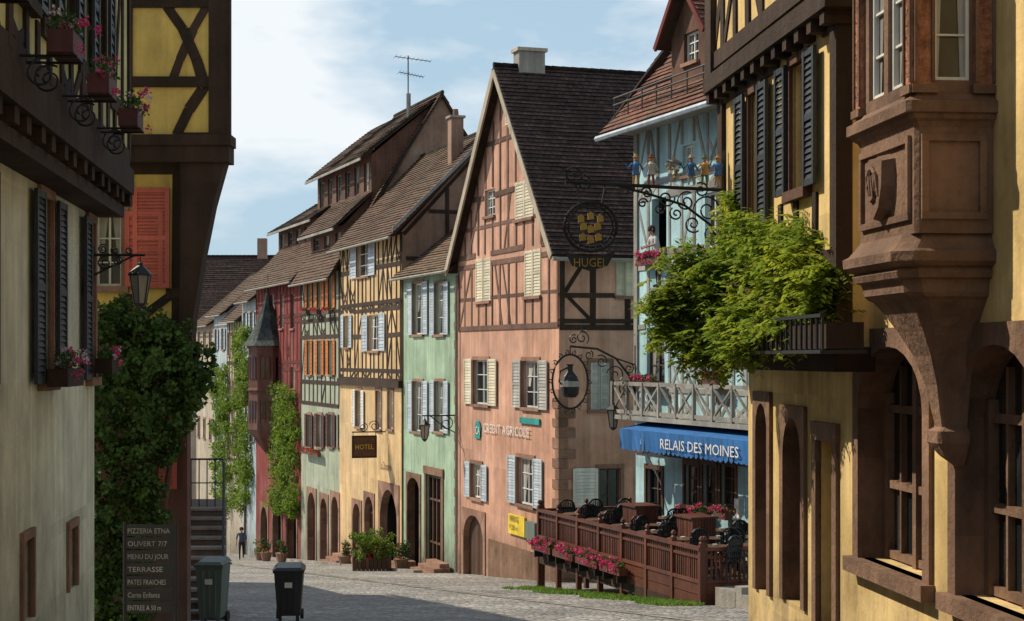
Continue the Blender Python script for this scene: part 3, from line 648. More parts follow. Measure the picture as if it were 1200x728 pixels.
# ================================================================ BLUE HOUSE
BL=O('turquoise_timbered_house');W=Wall(BL,(6.77,41),ROWD,1);U1=W.u(745);U0=-1.5; ze=6.9
winpx(W,764,781,232,292,open_=True,fr=GT); winpx(W,758,779,384,450,fr=DOORW,cols=2,sh=None); winpx(W,836,853,378,450,fr=DOORW)
winpx(W,826,842,225,290,fr=WHITE); winpx(W,800,812,170,205,fr=WHITE)
winpx(W,803,818,545,592,fr=DOORW,sur=MT);winpx(W,824,839,545,593,fr=DOORW,sur=MT);winpx(W,845,862,545,594,fr=DOORW,sur=MT); winpx(W,758,776,550,620,fr=DOORW,sur=MT)
W.face(BLUE,U0,U1,-7.5,ze)
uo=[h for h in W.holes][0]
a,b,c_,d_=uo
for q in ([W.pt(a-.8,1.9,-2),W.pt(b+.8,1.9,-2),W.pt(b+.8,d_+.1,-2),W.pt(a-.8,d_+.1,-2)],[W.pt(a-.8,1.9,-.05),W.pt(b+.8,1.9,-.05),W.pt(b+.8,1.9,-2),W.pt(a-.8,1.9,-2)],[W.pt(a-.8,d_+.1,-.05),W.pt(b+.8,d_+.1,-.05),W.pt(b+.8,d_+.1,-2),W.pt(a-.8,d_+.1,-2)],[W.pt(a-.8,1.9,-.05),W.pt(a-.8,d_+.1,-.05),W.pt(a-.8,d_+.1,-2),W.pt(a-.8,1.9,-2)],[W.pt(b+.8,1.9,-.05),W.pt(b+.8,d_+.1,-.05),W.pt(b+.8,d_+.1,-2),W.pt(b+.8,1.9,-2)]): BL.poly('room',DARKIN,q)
W.timber(GT,U0+.1,U1-.1,[-1.6,-.9,.9,1.5,2.6,3.0,4.6,5.0,6.8],step=.78,w=.13,dg=.42,mid=False)
W.box('corner_post',GT,U1-.22,U1+.02,-1.8,ze,-.02,.06)
flowers(BL,W,W.u(783),W.u(756),W.z(769,303),.2,FPINK,dens=1.1,h=.24,s=.08); flowers(BL,W,W.u(780),W.u(756),W.z(767,446),.3,FPINK,dens=1.1,h=.24,s=.08); flowers(BL,W,W.u(856),W.u(834),W.z(845,445),.3,FPINK,dens=1.1,h=.24,s=.08)
for px in (803,826,850): flowers(BL,W,W.u(px+14),W.u(px),W.z(px+7,600),.25,FPINK,dens=.9,s=.08)
zt=W.z(800,452,.7);zbm=W.z(800,492,.7)
W.box('balcony_floor',GT,U0,U1+.1,zbm-.12,zbm,.0,.8)
Bk=Wall(BL,(W.pt(0,0,.72).x,W.pt(0,0,.72).y),ROWD,1)
Bk.beam(GT,(U0,zt),(U1+.1,zt),.1,part='balcony_rail');Bk.beam(GT,(U0,zbm+.1),(U1+.1,zbm+.1),.09,part='balcony_rail')
n=10
for i in range(n+1):
    u=U0+(U1+.05-U0)*i/n; Bk.beam(GT,(u,zbm),(u,zt+.05),.08,d=.04,part='balcony_rail')
    if i<n:
        v=U0+(U1+.05-U0)*(i+1)/n; Bk.beam(GT,(u,zbm+.1),(v,zt),.05,d=.012,part='balcony_rail')
        if i%2: Bk.beam(GT,(v,zbm+.1),(u,zt),.05,d=.01,part='balcony_rail')
zr=13.2
E=lambda u,z,d:W.pt(u,z,d)
roofplane(BL,TRED,E(U0,6.55,1.0),E(U1+.35,6.55,1.0),E(U1-.3,8.5,-.6),E(U0,8.5,-.6)); roofplane(BL,TRED,E(U0,8.4,-.6),E(U1-.3,8.4,-.6),E(U1-1.5,zr,-3.6),E(U0,zr,-3.6))
roofplane(BL,TRED,E(U1+.35,6.55,1.0),E(U1+.35,6.55,-8),E(U1-1.5,zr,-4.2),E(U1-1.5,zr,-3.6))
roofplane(BL,TRED,E(U0,6.5,-8),E(U1+.35,6.5,-8),E(U1-1.5,zr,-4.2),E(U0,zr,-4.2),course=.6)
BL.tube('gutter',BLUSH,[E(U0,6.42,1.08),E(U1+.4,6.42,1.08)],.08)
W.box('soffit',GT,U0,U1+.3,6.55,6.62,0,.95)
BL.poly('side_wall',BLUE,[E(U1,-7.5,0),E(U1,-7.5,-8),E(U1,ze,-8),E(U1,ze,0)]);BL.poly('side_wall',BLUE,[E(U0,-7.5,0),E(U0,-7.5,-8),E(U0,zr,-4),E(U0,ze,0)])
BL.tube('snow_guard',IRON,[E(U0,7.35,.75),E(U1-.1,7.35,.75)],.025);BL.tube('snow_guard',IRON,[E(U0,7.55,.75),E(U1-.1,7.55,.75)],.025)
for i in range(12): u=U0+(U1-.2-U0)*i/11; BL.tube('snow_guard',IRON,[E(u,6.95,.75),E(u,7.58,.75)],.02,4)
ud0,ud1=W.u(834,.3),W.u(787,.3)
D=Wall(BL,(W.pt(0,0,.3).x,W.pt(0,0,.3).y),ROWD,1)
um=(ud0+ud1)/2
window(D,um-.45,um+.45,7.95,8.75,fr=WHITE,sill=True)
D.face(MT,ud0,ud1,7.2,10.6,clip=[(-1.1,1,8.8-1.1*ud0),(1.1,1,8.8+1.1*ud1)])
zap=8.8+1.1*(ud1-ud0)/2
for s_,ue in ((1,ud1),(-1,ud0)):
    roofplane(BL,TRED,D.pt(ue+s_*.3,8.55,.35),D.pt(ue+s_*.3,8.55,-2.6),D.pt(um,zap+.08,-2.6),D.pt(um,zap+.08,.35))
    BL.poly('dormer_cheeks',MT,[D.pt(ue,7,0),D.pt(ue,8.8,0),D.pt(ue,8.8,-2.5),D.pt(ue,7,-2.5)])
    D.beam(RT,(ue+s_*.3,8.5),(um,zap),.16,d=.4,part='dormer_trim',back=.34)
# awning
aw=O('shop_awning');A=W
za=-1.80;zf=-1.98;zv=-2.5;DD=1.15
ua,ub=W.u(885,DD),W.u(727,DD)
aw.poly('canopy',AWN,[A.pt(ua,za,.02),A.pt(ub,za,.02),A.pt(ub,zf,DD),A.pt(ua,zf,DD)])
nn=int((ub-ua)/.28)
for i in range(nn):
    a=ua+(ub-ua)*i/nn;b=ua+(ub-ua)*(i+1)/nn; w=.03*(i%2)
    pts=[A.pt(a,zf,DD+w),A.pt(b,zf,DD+.03-w)]+[A.pt(b+(a-b)*j/4,zv-.07*math.sin(math.pi*j/4),DD+.02*math.sin(j+i)) for j in range(5)]
    aw.poly('valance',AWN,pts)
aw.poly('cheek',AWN,[A.pt(ub,za,.0),A.pt(ub,za,.3),A.pt(ub,zf,DD),A.pt(ub,zv,DD)])
text(aw,'lettering',WHITE,'RELAIS DES MOINES',A.pt(W.u(776,DD),-2.4,DD+.05),-A.t,.38,width=W.u(776,DD)-W.u(868,DD))
aw.tube('arm',WHITE,[A.pt(ub-.3,-2.3,0),A.pt(ub-.3,zf-.03,DD-.05)],.025);aw.tube('arm',WHITE,[A.pt(ub-.3,-3.6,0),A.pt(ub-.35,-2.5,.6)],.025)
W.box('shop_beam',MT,U0,U1,-2.75,-2.5,0,.06)
W.box('menu_board',WHITE,W.u(868),W.u(862.5),-4.4,-3.6,0,.05)
BL.finish()
# people ------------------------------------------------------------
def human(name,J,E_,loc,rot,matf,hair=True,scale=1,face=True):
    me=bpy.data.meshes.new(name); keys=list(J); idx={k:i for i,k in enumerate(keys)}
    me.from_pydata([J[k][0] for k in keys],[(idx[a],idx[b]) for a,b in E_],[])
    ob=bpy.data.objects.new('tmp',me); sc.collection.objects.link(ob)
    ob.modifiers.new('s','SKIN'); sub=ob.modifiers.new('u','SUBSURF'); sub.levels=2; sub.render_levels=2
    sv=me.skin_vertices[0].data
    for k in keys:
        r=J[k][1]; sv[idx[k]].radius=(r,r) if isinstance(r,(int,float)) else r
        sv[idx[k]].use_root=(k=='pelvis')
    bpy.context.view_layer.update()
    m2=bpy.data.meshes.new_from_object(ob.evaluated_get(bpy.context.evaluated_depsgraph_get()))
    bpy.data.objects.remove(ob,do_unlink=True)
    e=bpy.data.objects.new(name,None); sc.collection.objects.link(e); e.location=loc; e.rotation_euler=(0,0,rot); e.scale=(scale,)*3
    mats=[SKIN,matf['top'],matf['leg'],HAIR,BLACKP]
    for m in mats: m2.materials.append(m)
    for p in m2.polygons:
        p.use_smooth=True; p.material_index=matf['f'](p.center)
    o=bpy.data.objects.new('body',m2); sc.collection.objects.link(o); o.parent=e
    h=Vector(J['head'][0])
    f=Obj('f')
    f.lathe('hair',HAIR,h+Vector((0,.02,-.02)),[(-.04,.098),(.02,.112),(.08,.1),(.12,.06),(.135,.01)],12)
    f.lathe('hair_back',HAIR,h+Vector((0,.05,-.12)),[(0,.05),(.06,.085),(.14,.08)],10)
    for s_ in (-1,1):
        f.lathe('eyes',IRON,h+Vector((s_*.035,-.093,-.012)),[(-.01,.004),(0,.012),(.01,.004)],6); f.lathe('ears',SKIN,h+Vector((s_*.1,0,-.04)),[(0,.008),(.03,.02),(.06,.012)],6)
    f.lathe('nose',SKIN,h+Vector((0,-.1,-.06)),[(0,.02),(.02,.016),(.06,.006)],6); f.box('mouth',FRED,h+Vector((0,-.09,-.078)),(.05,.015,.012))
    for (pn,mn),(v,fa,u,mat) in f.parts.items():
        me=bpy.data.meshes.new(pn);me.from_pydata(v,[],fa);me.materials.append(mat);q=bpy.data.objects.new(pn,me);sc.collection.objects.link(q);q.parent=e
def bodyj(la,ra,ll,rl,lean=0):
    J={'pelvis':((0,0,.95),(.15,.11)),'waist':((0,-lean*.25,1.12),(.125,.095)),'chest':((0,-lean*.6,1.32),(.16,.11)),'neck':((0,-lean*.9,1.47),.055),'head0':((0,-lean-.01,1.56),.07),'head':((0,-lean-.015,1.64),(.085,.1)),'crown':((0,-lean,1.72),.06)}
    E_=[('pelvis','waist'),('waist','chest'),('chest','neck'),('neck','head0'),('head0','head'),('head','crown')]
    for s_,n,a in ((-1,'L',la),(1,'R',ra)):
        J['sh'+n]=((s_*.18,-lean*.75,1.4),.06);J['el'+n]=(a[0],.042);J['wr'+n]=(a[1],.028)
        w=Vector(a[1]);d=(w-Vector(a[0])).normalized();p=w+d*.08; J['pa'+n]=(tuple(p),(.038,.02))
        E_+=[('chest','sh'+n),('sh'+n,'el'+n),('el'+n,'wr'+n),('wr'+n,'pa'+n)]
        x=d.cross(Vector((0,1,.2))).normalized()
        for i in range(4):
            q=p+d*.05+x*(i-1.5)*.02; J[f'f{i}'+n]=(tuple(q),.009); J[f'g{i}'+n]=(tuple(q+d*(.035-.006*abs(i-1.3))+Vector((0,-.012,0))),.007); E_+=[('pa'+n,f'f{i}'+n),(f'f{i}'+n,f'g{i}'+n)]
        q=w+d*.04-x*.045; J['th'+n]=(tuple(q),.01); E_+=[('wr'+n,'th'+n)]
    for s_,n,l in ((-1,'L',ll),(1,'R',rl)):
        J['hi'+n]=((s_*.09,0,.88),.09);J['kn'+n]=(l[0],.06);J['an'+n]=(l[1],.042);t=Vector(l[1])+Vector((0,-.15,-.05));J['to'+n]=(tuple(t),.035)
        E_+=[('pelvis','hi'+n),('hi'+n,'kn'+n),('kn'+n,'an'+n),('an'+n,'to'+n)]
    return J,E_
J,E_=bodyj(((-.26,-.2,1.2),(-.12,-.4,1.14)),((.26,-.2,1.2),(.12,-.42,1.12)),((-.1,0,.48),(-.1,.02,.07)),((.1,0,.48),(.1,.02,.07)),lean=.22)
wp=W.pt((uo[0]+uo[1])/2,0,.02)
human('woman',J,E_,(wp.x,wp.y,2.02),math.atan2(W.n.y,W.n.x)+math.pi/2,{'top':CLW,'leg':CLD,'f':lambda c:0 if (c.z>1.46 or (c.y<-.25 and c.z<1.3)) else (1 if c.z>.98 else 2)})
J,E_=bodyj(((-.25,.12,1.14),(-.26,.02,.9)),((.25,-.1,1.14),(.24,-.24,.93)),((-.1,-.18,.5),(-.1,-.22,.1)),((.1,.06,.5),(.1,.3,.16)))
py=90.;pxx=(283-600)/2000*py
human('man',J,E_,(pxx,py,gz(py)-.02),rad(10),{'top':CLB,'leg':CLD,'f':lambda c:0 if (c.z>1.46 or (abs(c.x)>.2 and c.z<1.1)) else (1 if c.z>.97 else (2 if c.z>.12 else 4))})
# ================================================================ TERRACE
TE=O('wooden_terrace');T=Wall(TE,(4.28,38.6),ROWD,1);TL=T.u(632)
zt=-4.28;zd=-5.1
T.box('deck',DOORW,0,TL,zd-.12,zd,-3.0,-.02)
def fence(T,a,b,zt=zt):
    n=int((b-a)/.115)
    for i in range(n):
        u=a+(b-a)*i/n; T.box('balusters',FENCE,u+.028,u+(b-a)/n-.028,zd-.02,zt-.08,-.03+.003*(i%3),.0+.004*(i%2))
    T.box('rail',FENCE,a-.03,b+.03,zt-.08,zt,-.07,.07);T.box('rail',FENCE,a,b,zt-.26,zt-.2,.006,.035);T.box('rail',FENCE,a,b,zd+.0,zd+.08,.006,.05)
    T.box('skirt',FENCE,a,b,zd-.26,zd-.01,-.05,.02);T.box('skirt',FENCE,a,b,zd-.5,zd-.275,-.05,.016)
    m=max(1,round((b-a)/1.6))
    for i in range(m+1):
        u=a+(b-a)*i/m; T.box('posts',FENCE,u-.06,u+.06,T.g(u)-.3,zt+.06,-.08,.055); p=T.pt(u,zt+.06,-.01); TE.lathe('finials',FENCE,p,[(0,.07),(.04,.07),(.07,.04),(.12,.07),(.17,.05),(.2,.01)],8)
fence(T,0,TL)
T2=Wall(TE,(4.28,38.6),(1,.35),-1); fence(T2,.08,2.8); q=T.pt(TL,0); T3=Wall(TE,(q.x,q.y),(1,.35),1); fence(T3,.08,2.8)
T.box('fascia_beam',DT,-.05,TL,zd-.72,zd-.5,-.06,.03)
for s_ in range(4):
    T.box('steps',GREYST,-1.6-s_*.32,-1.3-s_*.32+.02,T.g(-1.5)-.4,T.g(-1.5)+.45-.15*s_,-2.4,-.2)
T.box('step_cheek',GREYST,-1.32,-.3,T.g(-1)-.4,T.g(-1)+.35,-2.4,-.2)
TE.finish()
for (a,b) in ((TL-1.7,TL-.2),(TL-3.4,TL-1.9),(TL-5.1,TL-3.6),(TL-6.6,TL-5.3)):
    o=O('geranium_planter');Tq=Wall(o,(4.28,38.6),ROWD,1); flowers(o,Tq,a,b,zd-.12,.2,FPINK,h=.22,dens=1.2,s=.075,white=False,depth=.24,boxmat=FENCE)
    for u in (a+.2,b-.2): Tq.box('brackets',IRON,u-.02,u+.02,zd-.5,zd-.3,.03,.3)
def chair(p,rz):
    o=O('bistro_chair');m=Matrix.Rotation(rz,3,'Z');p=Vector(p);q=lambda x,y,z:p+m@Vector((x,y,z))
    for x in (-.2,.2):
        o.tube('back_legs',IRON,[q(x,.24,0),q(x,.2,.45),q(x*.95,.27,1.0)],.02); o.tube('front_legs',IRON,[q(x,-.22,0),q(x,-.2,.45)],.02); o.tube('arms',IRON,[q(x*1.15,.22,.68),q(x*1.25,-.1,.68),q(x*1.1,-.2,.45)],.02)
    o.lathe('seat',IRON,q(0,0,.43),[(0,.22),(.04,.24),(.05,.22)],12)
    o.tube('back_rim',IRON,[q(-.19,.26,.6)]+[q(-.22*math.cos(t*math.pi/6),.27,.87+.2*math.sin(t*math.pi/6)) for t in range(7)]+[q(.19,.26,.6)],.03)
    for i in range(7): x=-.16+.053*i; o.tube('back_slats',IRON,[q(x,.255,.5),q(x,.27,1.05-.2*abs(x)*3)],.018,4)
    for z in (.6,.72,.85): o.tube('back_slats',IRON,[q(-.2,.26,z),q(.2,.26,z)],.024,4)
def table(p):
    o=O('bistro_table');p=Vector(p);o.lathe('top',DOORW,p+UP*.72,[(0,.38),(.03,.4),(.04,.38)],16);o.tube('column',IRON,[p,p+UP*.72],.03);o.lathe('foot',IRON,p,[(0,.25),(.03,.2),(.06,.04)],10)
    o.lathe('ashtray',WHITE,p+UP*.76,[(0,.05),(.04,.06)],8)
u=.8
while u<TL-.5:
    for dd in (-.7,-1.6,-2.5):
        p=T.pt(u+.1*dd,zd,dd); table(p); a0=math.atan2(T.t.y,T.t.x)
        chair(T.pt(u-.62+.1*dd,zd,dd),a0+math.pi/2+R.uniform(-.4,.4)); chair(T.pt(u+.62+.1*dd,zd,dd),a0-math.pi/2+R.uniform(-.4,.4)); 
    u+=1.75
for u in (3.05,6.5):
    o=O('slatted_planter_box');Tq=Wall(o,(4.28,38.6),ROWD,1)
    for i in range(8): Tq.box('slats',FENCE,u+.11*i,u+.11*i+.09,zd,zd+1.15,-1.26,-1.2);Tq.box('slats',FENCE,u-.06,u,zd,zd+1.15,-1.27-.08*i,-1.2-.08*i)
    Tq.box('rim',FENCE,u-.08,u+.95,zd+1.15,zd+1.2,-1.9,-1.15)
gs=O('grass_strip')
for i in range(3800):
    u=R.uniform(-.3,TL+.2);d=R.uniform(.05,1.2) if R.random()<.6 else R.uniform(.0,.6)
    if d>.55+.6*abs(math.sin(u*.9+1)): continue
    p=T.pt(u,0,d);p.z=gz(p.y)+.03; leaf(gs,'blades',LGRASS,p,.16,.25,-1.5)
# ================================================================ RIGHT YELLOW HOUSE
R1=O('yellow_timbered_house');SD_=(-.1,1)
W=Wall(R1,(4.7-.3,3),SD_,1);UE=W.u(877)
u_of=lambda Y:(Y-3)/W.t.y
z0,z1=-1.8,.10
for a,b in ((1010,1086),(1125,1222),(1290,1450)): arch(W,W.u(a),W.u(b),z0,z1,sur=STONED,w=.16,fill='glass',fm=STONED,rise=.55,rev=.34); W.box('sills',STONED,W.u(b)-.2,W.u(a)+.2,z0-.13,z0,-.1,.12)
arch(W,W.u(921),W.u(942),-2.55,-.62,sur=STONED,w=.13,fill='glass',fm=DOORW,rise=.4);arch(W,W.u(889),W.u(902),-2.6,-.5,sur=STONED,w=.13,fill='glass',fm=DOORW,rise=.3)
ua,ub=sorted((W.u(960),W.u(979)));W.holes.append((ua,ub,-6,-.8))
W.box('door',DOORW,ua,ub,-6,-.8,-.25,-.2)
for i in range(4):W.box('door',DT,ua+.1,ub-.1,-3.2+.6*i,-2.75+.6*i,-.2,-.17)
W.box('stone_surrounds',STONED,ua-.14,ua,-6,-.8,-.02,.04);W.box('stone_surrounds',STONED,ub,ub+.14,-6,-.8,-.02,.04);W.box('stone_surrounds',STONED,ua-.16,ub+.16,-.8,-.62,-.02,.05)
window(W,W.u(942),W.u(930),-3.1,-2.75,fr=IRON,sill=False,cols=4,rows=3)
W.face(YEL,-6,UE,-6,6.5)
W.box('plinth',STONED,-6,UE+.02,-6,-3.25,-.02,.05)
J1=Wall(R1,(W.pt(0,0,.3).x,W.pt(0,0,.3).y),SD_,1);ja,jb=J1.u(985),J1.u(846)
winpx(J1,929,949,72,222,fr=MT,sh=DKSH,sw=.38,sur=MT,swd=.08,step=.06);winpx(J1,880,893,108,275,fr=MT,sh=DKSH,sw=.4,sur=MT,swd=.08,step=.06)
J1.face(YEL,ja,jb,.0,3.1)
J1.timber(DT,ja+.08,jb-.08,[.1,.9,3.0],step=.62,w=.15,dg=.3,mid=False)
R1.poly('walls',YEL,[J1.pt(ja,0,0),J1.pt(ja,0,-.3),J1.pt(ja,6.5,-.3),J1.pt(ja,6.5,0)]);R1.poly('walls',YEL,[J1.pt(jb,0,0),J1.pt(jb,0,-7),J1.pt(jb,6.5,-7),J1.pt(jb,6.5,0)])
J1.box('jetty_plate',DT,ja-.05,jb+.05,-.12,.1,-.3,.07);J1.box('corner_post',DT,jb-.2,jb+.03,.1,3.1,-.1,.05);J1.box('corner_post',DT,ja-.03,ja+.17,.1,3.1,-.1,.05)
J2=Wall(R1,(W.pt(0,0,.42).x,W.pt(0,0,.42).y),SD_,1)
window(J2,ja+1.6,ja+2.3,4.1,5.6,fr=MT)
J2.face(YEL,ja-.2,jb,3.3,6.5);J2.timber(DT,ja-.1,jb-.1,[3.4,4.3,6.4],step=.6,w=.15,dg=.55,mid=False)
J2.box('jetty_plate',DT,ja-.2,jb+.1,3.06,3.24,-.5,.08)
for i in range(12): u=ja+(jb-ja)*i/11; J2.box('joists',DT,u-.07,u+.07,2.94,3.06,-.5,.05)
J2.box('corner_post',DT,jb-.25,jb+.06,3.24,6.5,-.1,.07)
roofplane(R1,TR,W.pt(-6,6.3,1.1),W.pt(jb+.5,6.3,1.1),W.pt(jb+.5,11,-4),W.pt(-6,11,-4));roofplane(R1,TR,W.pt(-6,6.3,-9),W.pt(jb+.5,6.3,-9),W.pt(jb+.5,11,-4),W.pt(-6,11,-4),course=.6)
R1.poly('walls',YEL,[W.pt(UE,-6,0),W.pt(UE,-6,-8),W.pt(UE,6.5,-8),W.pt(UE,10.8,-4),W.pt(UE,6.5,0)]);R1.poly('walls',YEL,[W.pt(-6,-6,0),W.pt(-6,-6,-8),W.pt(-6,6.5,-8),W.pt(-6,10.8,-4),W.pt(-6,6.5,0)]);R1.poly('walls',YEL,[W.pt(-6,-6,-8),W.pt(UE,-6,-8),W.pt(UE,6.5,-8),W.pt(-6,6.5,-8)])
# oriel
a,b=u_of(12.30),u_of(13.62);dp=.6;m=(a+b)/2;hw=(b-a)/2
def loft(o,part,mat,W,prof,m,ch=.18):
    V=[];Fc=[]
    for z,h,d in prof:
        c=min(h,d)*ch
        for uu,dd in ((m-h,-.02),(m-h,d-c),(m-h+c,d),(m+h-c,d),(m+h,d-c),(m+h,-.02)): V.append(W.pt(uu,z,dd))
    for i in range(len(prof)-1):
        for k_ in range(5): Fc.append((i*6+k_,i*6+k_+1,(i+1)*6+k_+1,(i+1)*6+k_))
    Fc.append(tuple(range(6)));Fc.append(tuple(range((len(prof)-1)*6,len(prof)*6))); o.mesh(part,mat,V,Fc)
prf=[(-.82,.02,.04),(-.78,.05,.09),(-.74,.08,.14),(-.64,.14,.22),(-.55,.14,.22),(-.52,.09,.17),(-.42,.11,.19),(-.2,.16,.23),(.02,.24,.30),(.2,.35,.39),(.34,.46,.47),(.43,.54,.53),(.45,.57,.57),(.48,.585,.60),(.54,.59,.61),(.57,.60,.62),(.585,.64,.66),(.63,.66,.68),(.655,.64,.66),(.67,.68,.70),(.70,.715,.735),(.77,.72,.74),(.79,.69,.70),(.84,.66,.66),(.9,.62,.62)]
loft(R1,'oriel_corbel',STONED,W,prf,m)
loft(R1,'oriel_body',STONED,W,[(.9,hw,dp-.02),(1.66,hw,dp-.02),(1.70,hw+.02,dp),(1.72,hw+.05,dp+.03),(1.75,hw+.06,dp+.04),(1.76,hw+.09,dp+.07),(1.84,hw+.09,dp+.07),(1.86,hw+.05,dp+.03),(1.9,hw+.02,dp)],m,ch=.05)
OS=Wall(R1,(W.pt(m-hw,0).x,W.pt(m-hw,0).y),(W.n.x,W.n.y),1)
FS=Wall(R1,(W.pt(0,0,dp-.02).x,W.pt(0,0,dp-.02).y),SD_,1)
for (X,p,q) in ((OS,.06,dp-.06),(FS,m-hw+.08,m+hw-.08)):
    for zz_ in ((1.0,1.05),(1.56,1.61)): X.box('oriel_panel',STONED,p,q,*zz_,0,.03)
    X.box('oriel_panel',STONED,p,p+.05,1.05,1.56,0,.032);X.box('oriel_panel',STONED,q-.05,q,1.05,1.56,0,.032)
sh=[(0,-.26),(.12,-.18),(.19,-.02),(.2,.16),(.1,.2),(0,.17),(-.1,.2),(-.2,.16),(-.19,-.02),(-.12,-.18)];ns=len(sh)
R1.mesh('shield',STONED,[FS.pt(m+x,1.31+y,.10) for x,y in sh]+[FS.pt(m+x*1.12,1.31+y*1.12,.0) for x,y in sh],[tuple(range(ns))]+[(i,(i+1)%ns,ns+(i+1)%ns,ns+i) for i in range(ns)])
R1.tube('shield_relief',STONED,[FS.pt(m+.09*math.cos(t),1.31+.12*math.sin(t),.11) for t in [i*.6 for i in range(11)]],.02,5)
for t in range(5): R1.tube('shield_relief',STONED,[FS.pt(m-.12+.06*t,1.22,.1),FS.pt(m-.1+.05*t,1.38,.115)],.014,5)
window(OS,.17,dp-.16,2.0,3.0,fr=WHITE,sill=False,rec=.08,rows=3,cols=1);OS.face(STONED,0,dp-.02,1.9,6.0,part='oriel_upper')
window(FS,m-.42,m-.05,2.0,3.0,fr=WHITE,sill=False,rec=.08,cols=1);window(FS,m+.05,m+.42,2.0,3.0,fr=WHITE,sill=False,rec=.08,cols=1);FS.face(STONED,m-hw,m+hw,1.9,6.0,part='oriel_upper')
R1.poly('oriel_upper',STONED,[W.pt(m+hw,1.9,0),W.pt(m+hw,1.9,dp),W.pt(m+hw,6,dp),W.pt(m+hw,6,0)])
CARV=P('carved_sandstone',(.36,.16,.09),scale=14,var=.45,bump=1.,bs=16,dirt=(.08,.035,.025),dirtamt=.9)
for (X,p,q) in ((OS,-.0,.15),(OS,dp-.15,dp-.0),(FS,m-hw-.02,m-hw+.14),(FS,m+hw-.14,m+hw+.02)):
    X.box('oriel_pilasters',CARV,p,q,1.95,3.15,.0,.035);X.box('oriel_pilasters',STONED,p-.02,q+.02,1.9,1.96,-.02,.06)
    for e_ in (p+.012,q-.012): X.box('oriel_pilasters',STONED,e_-.012,e_+.012,1.98,3.12,.035,.05)
    z=2.02
    while z<3.05:
        p_=X.pt((p+q)/2,z,.03)
        R1.tube('oriel_carving',CARV,spiral(p_+UP*.03+X.t*.018,X.t,UP,.03,.008,R.uniform(0,6),1.2,10),.009,5);R1.tube('oriel_carving',CARV,spiral(p_+UP*.06-X.t*.018,X.t,UP,.028,.008,R.uniform(0,6),-1.2,10),.009,5)
        z+=.085
R1.finish()
WP=O('window_planter_with_climber');Wp=Wall(WP,(W.pt(0,0,.3).x,W.pt(0,0,.3).y),SD_,1)
pa,pb=Wp.u(982,.3),Wp.u(868,.3)
Wp.box('trough',DT,pa,pb,.08,.3,.08,.40)
for i in range(22): u=pa+(pb-pa)*i/21; Wp.box('trough_bars',IRON,u-.01,u+.01,.05,.36,.42,.44)
Wp.box('trough_bars',IRON,pa,pb,.34,.37,.41,.45);Wp.box('trough_bars',IRON,pa,pb,.04,.07,.05,.45)
bl=[(952,312,15.5,.24),(965,340,15.2,.22),(970,322,15.1,.18),(935,298,16.1,.27),(920,330,16.2,.32),(940,350,15.8,.3),(955,362,15.3,.22),(900,310,16.8,.3),(895,345,16.8,.34),(915,368,16.,.28),(870,330,17.4,.32),(880,365,17.,.3),(850,320,17.8,.26),(845,355,17.8,.32),(855,385,17.5,.28),(868,392,17.,.22),(822,345,18.,.28),(818,375,18.,.29),(800,355,18.1,.24),(795,388,18.,.22),(835,400,17.8,.24),(812,405,17.9,.18),(782,368,18.1,.18),(775,350,18.1,.12),(850,290,18.3,.22),(862,260,18.6,.17),(868,236,18.8,.14),(838,308,18.2,.2),(815,325,18.2,.2),(788,342,18.1,.16),(905,285,16.7,.19),(925,276,16.3,.17),(870,290,17.7,.24),(900,380,16.4,.24),(935,380,15.6,.2),(950,288,15.7,.16),(885,270,17.2,.15),(805,300,18.3,.12),(880,400,16.7,.15),(845,412,17.6,.13)]
for x,y,Y,r in bl:
    c=Vector(((x-600)/2000*Y,Y,(420-y)*Y/2000))
    for i in range(19):
        q=Vector((R.gauss(0,1),R.gauss(0,1),R.gauss(0,1))).normalized()*r*R.uniform(.2,1.15)
        for k_ in range(4):
            b0=c+q+Vector((R.gauss(0,.06),R.gauss(0,.06),R.gauss(0,.06)));dv=Vector((R.gauss(-.2,.7),R.gauss(-.3,.7),R.uniform(-1.2,.3))).normalized();sd2=dv.cross(UP+Vector((.1,.1,0))).normalized();ln=R.uniform(.16,.3)
            for l_ in range(6):
                bp=b0+dv*ln*l_/6-UP*.02*(l_/6)**2
                for sg in (-1,1):
                    dd=(sd2*sg+dv*.5-UP*R.uniform(.1,.6)).normalized();e=dd.cross(UP if abs(dd.z)<.9 else sd2).normalized()+Vector((0,0,R.uniform(-.4,.4)));s_=R.uniform(.055,.10)
                    WP.get('leaves',LWIS);v,f,uu_,_=WP.parts[('leaves',LWIS.name)];bb=len(v)
                    v.extend([tuple(bp),tuple(bp+dd*s_*.45+e*s_*.24),tuple(bp+dd*s_),tuple(bp+dd*s_*.45-e*s_*.24)]);f.append((bb,bb+1,bb+2,bb+3));uu_.extend([(0,0)]*4)
base=Wp.pt((pa+pb)/2,.3,.25)
for x,y,Y,r in bl[::4]:
    c=Vector(((x-600)/2000*Y,Y,(420-y)*Y/2000)); md=base.lerp(c,.5)+UP*.12+Vector((R.gauss(0,.05),0,R.gauss(0,.05))); WP.tube('stems',MT,[base,md,c],[.012,.007,.003],5)
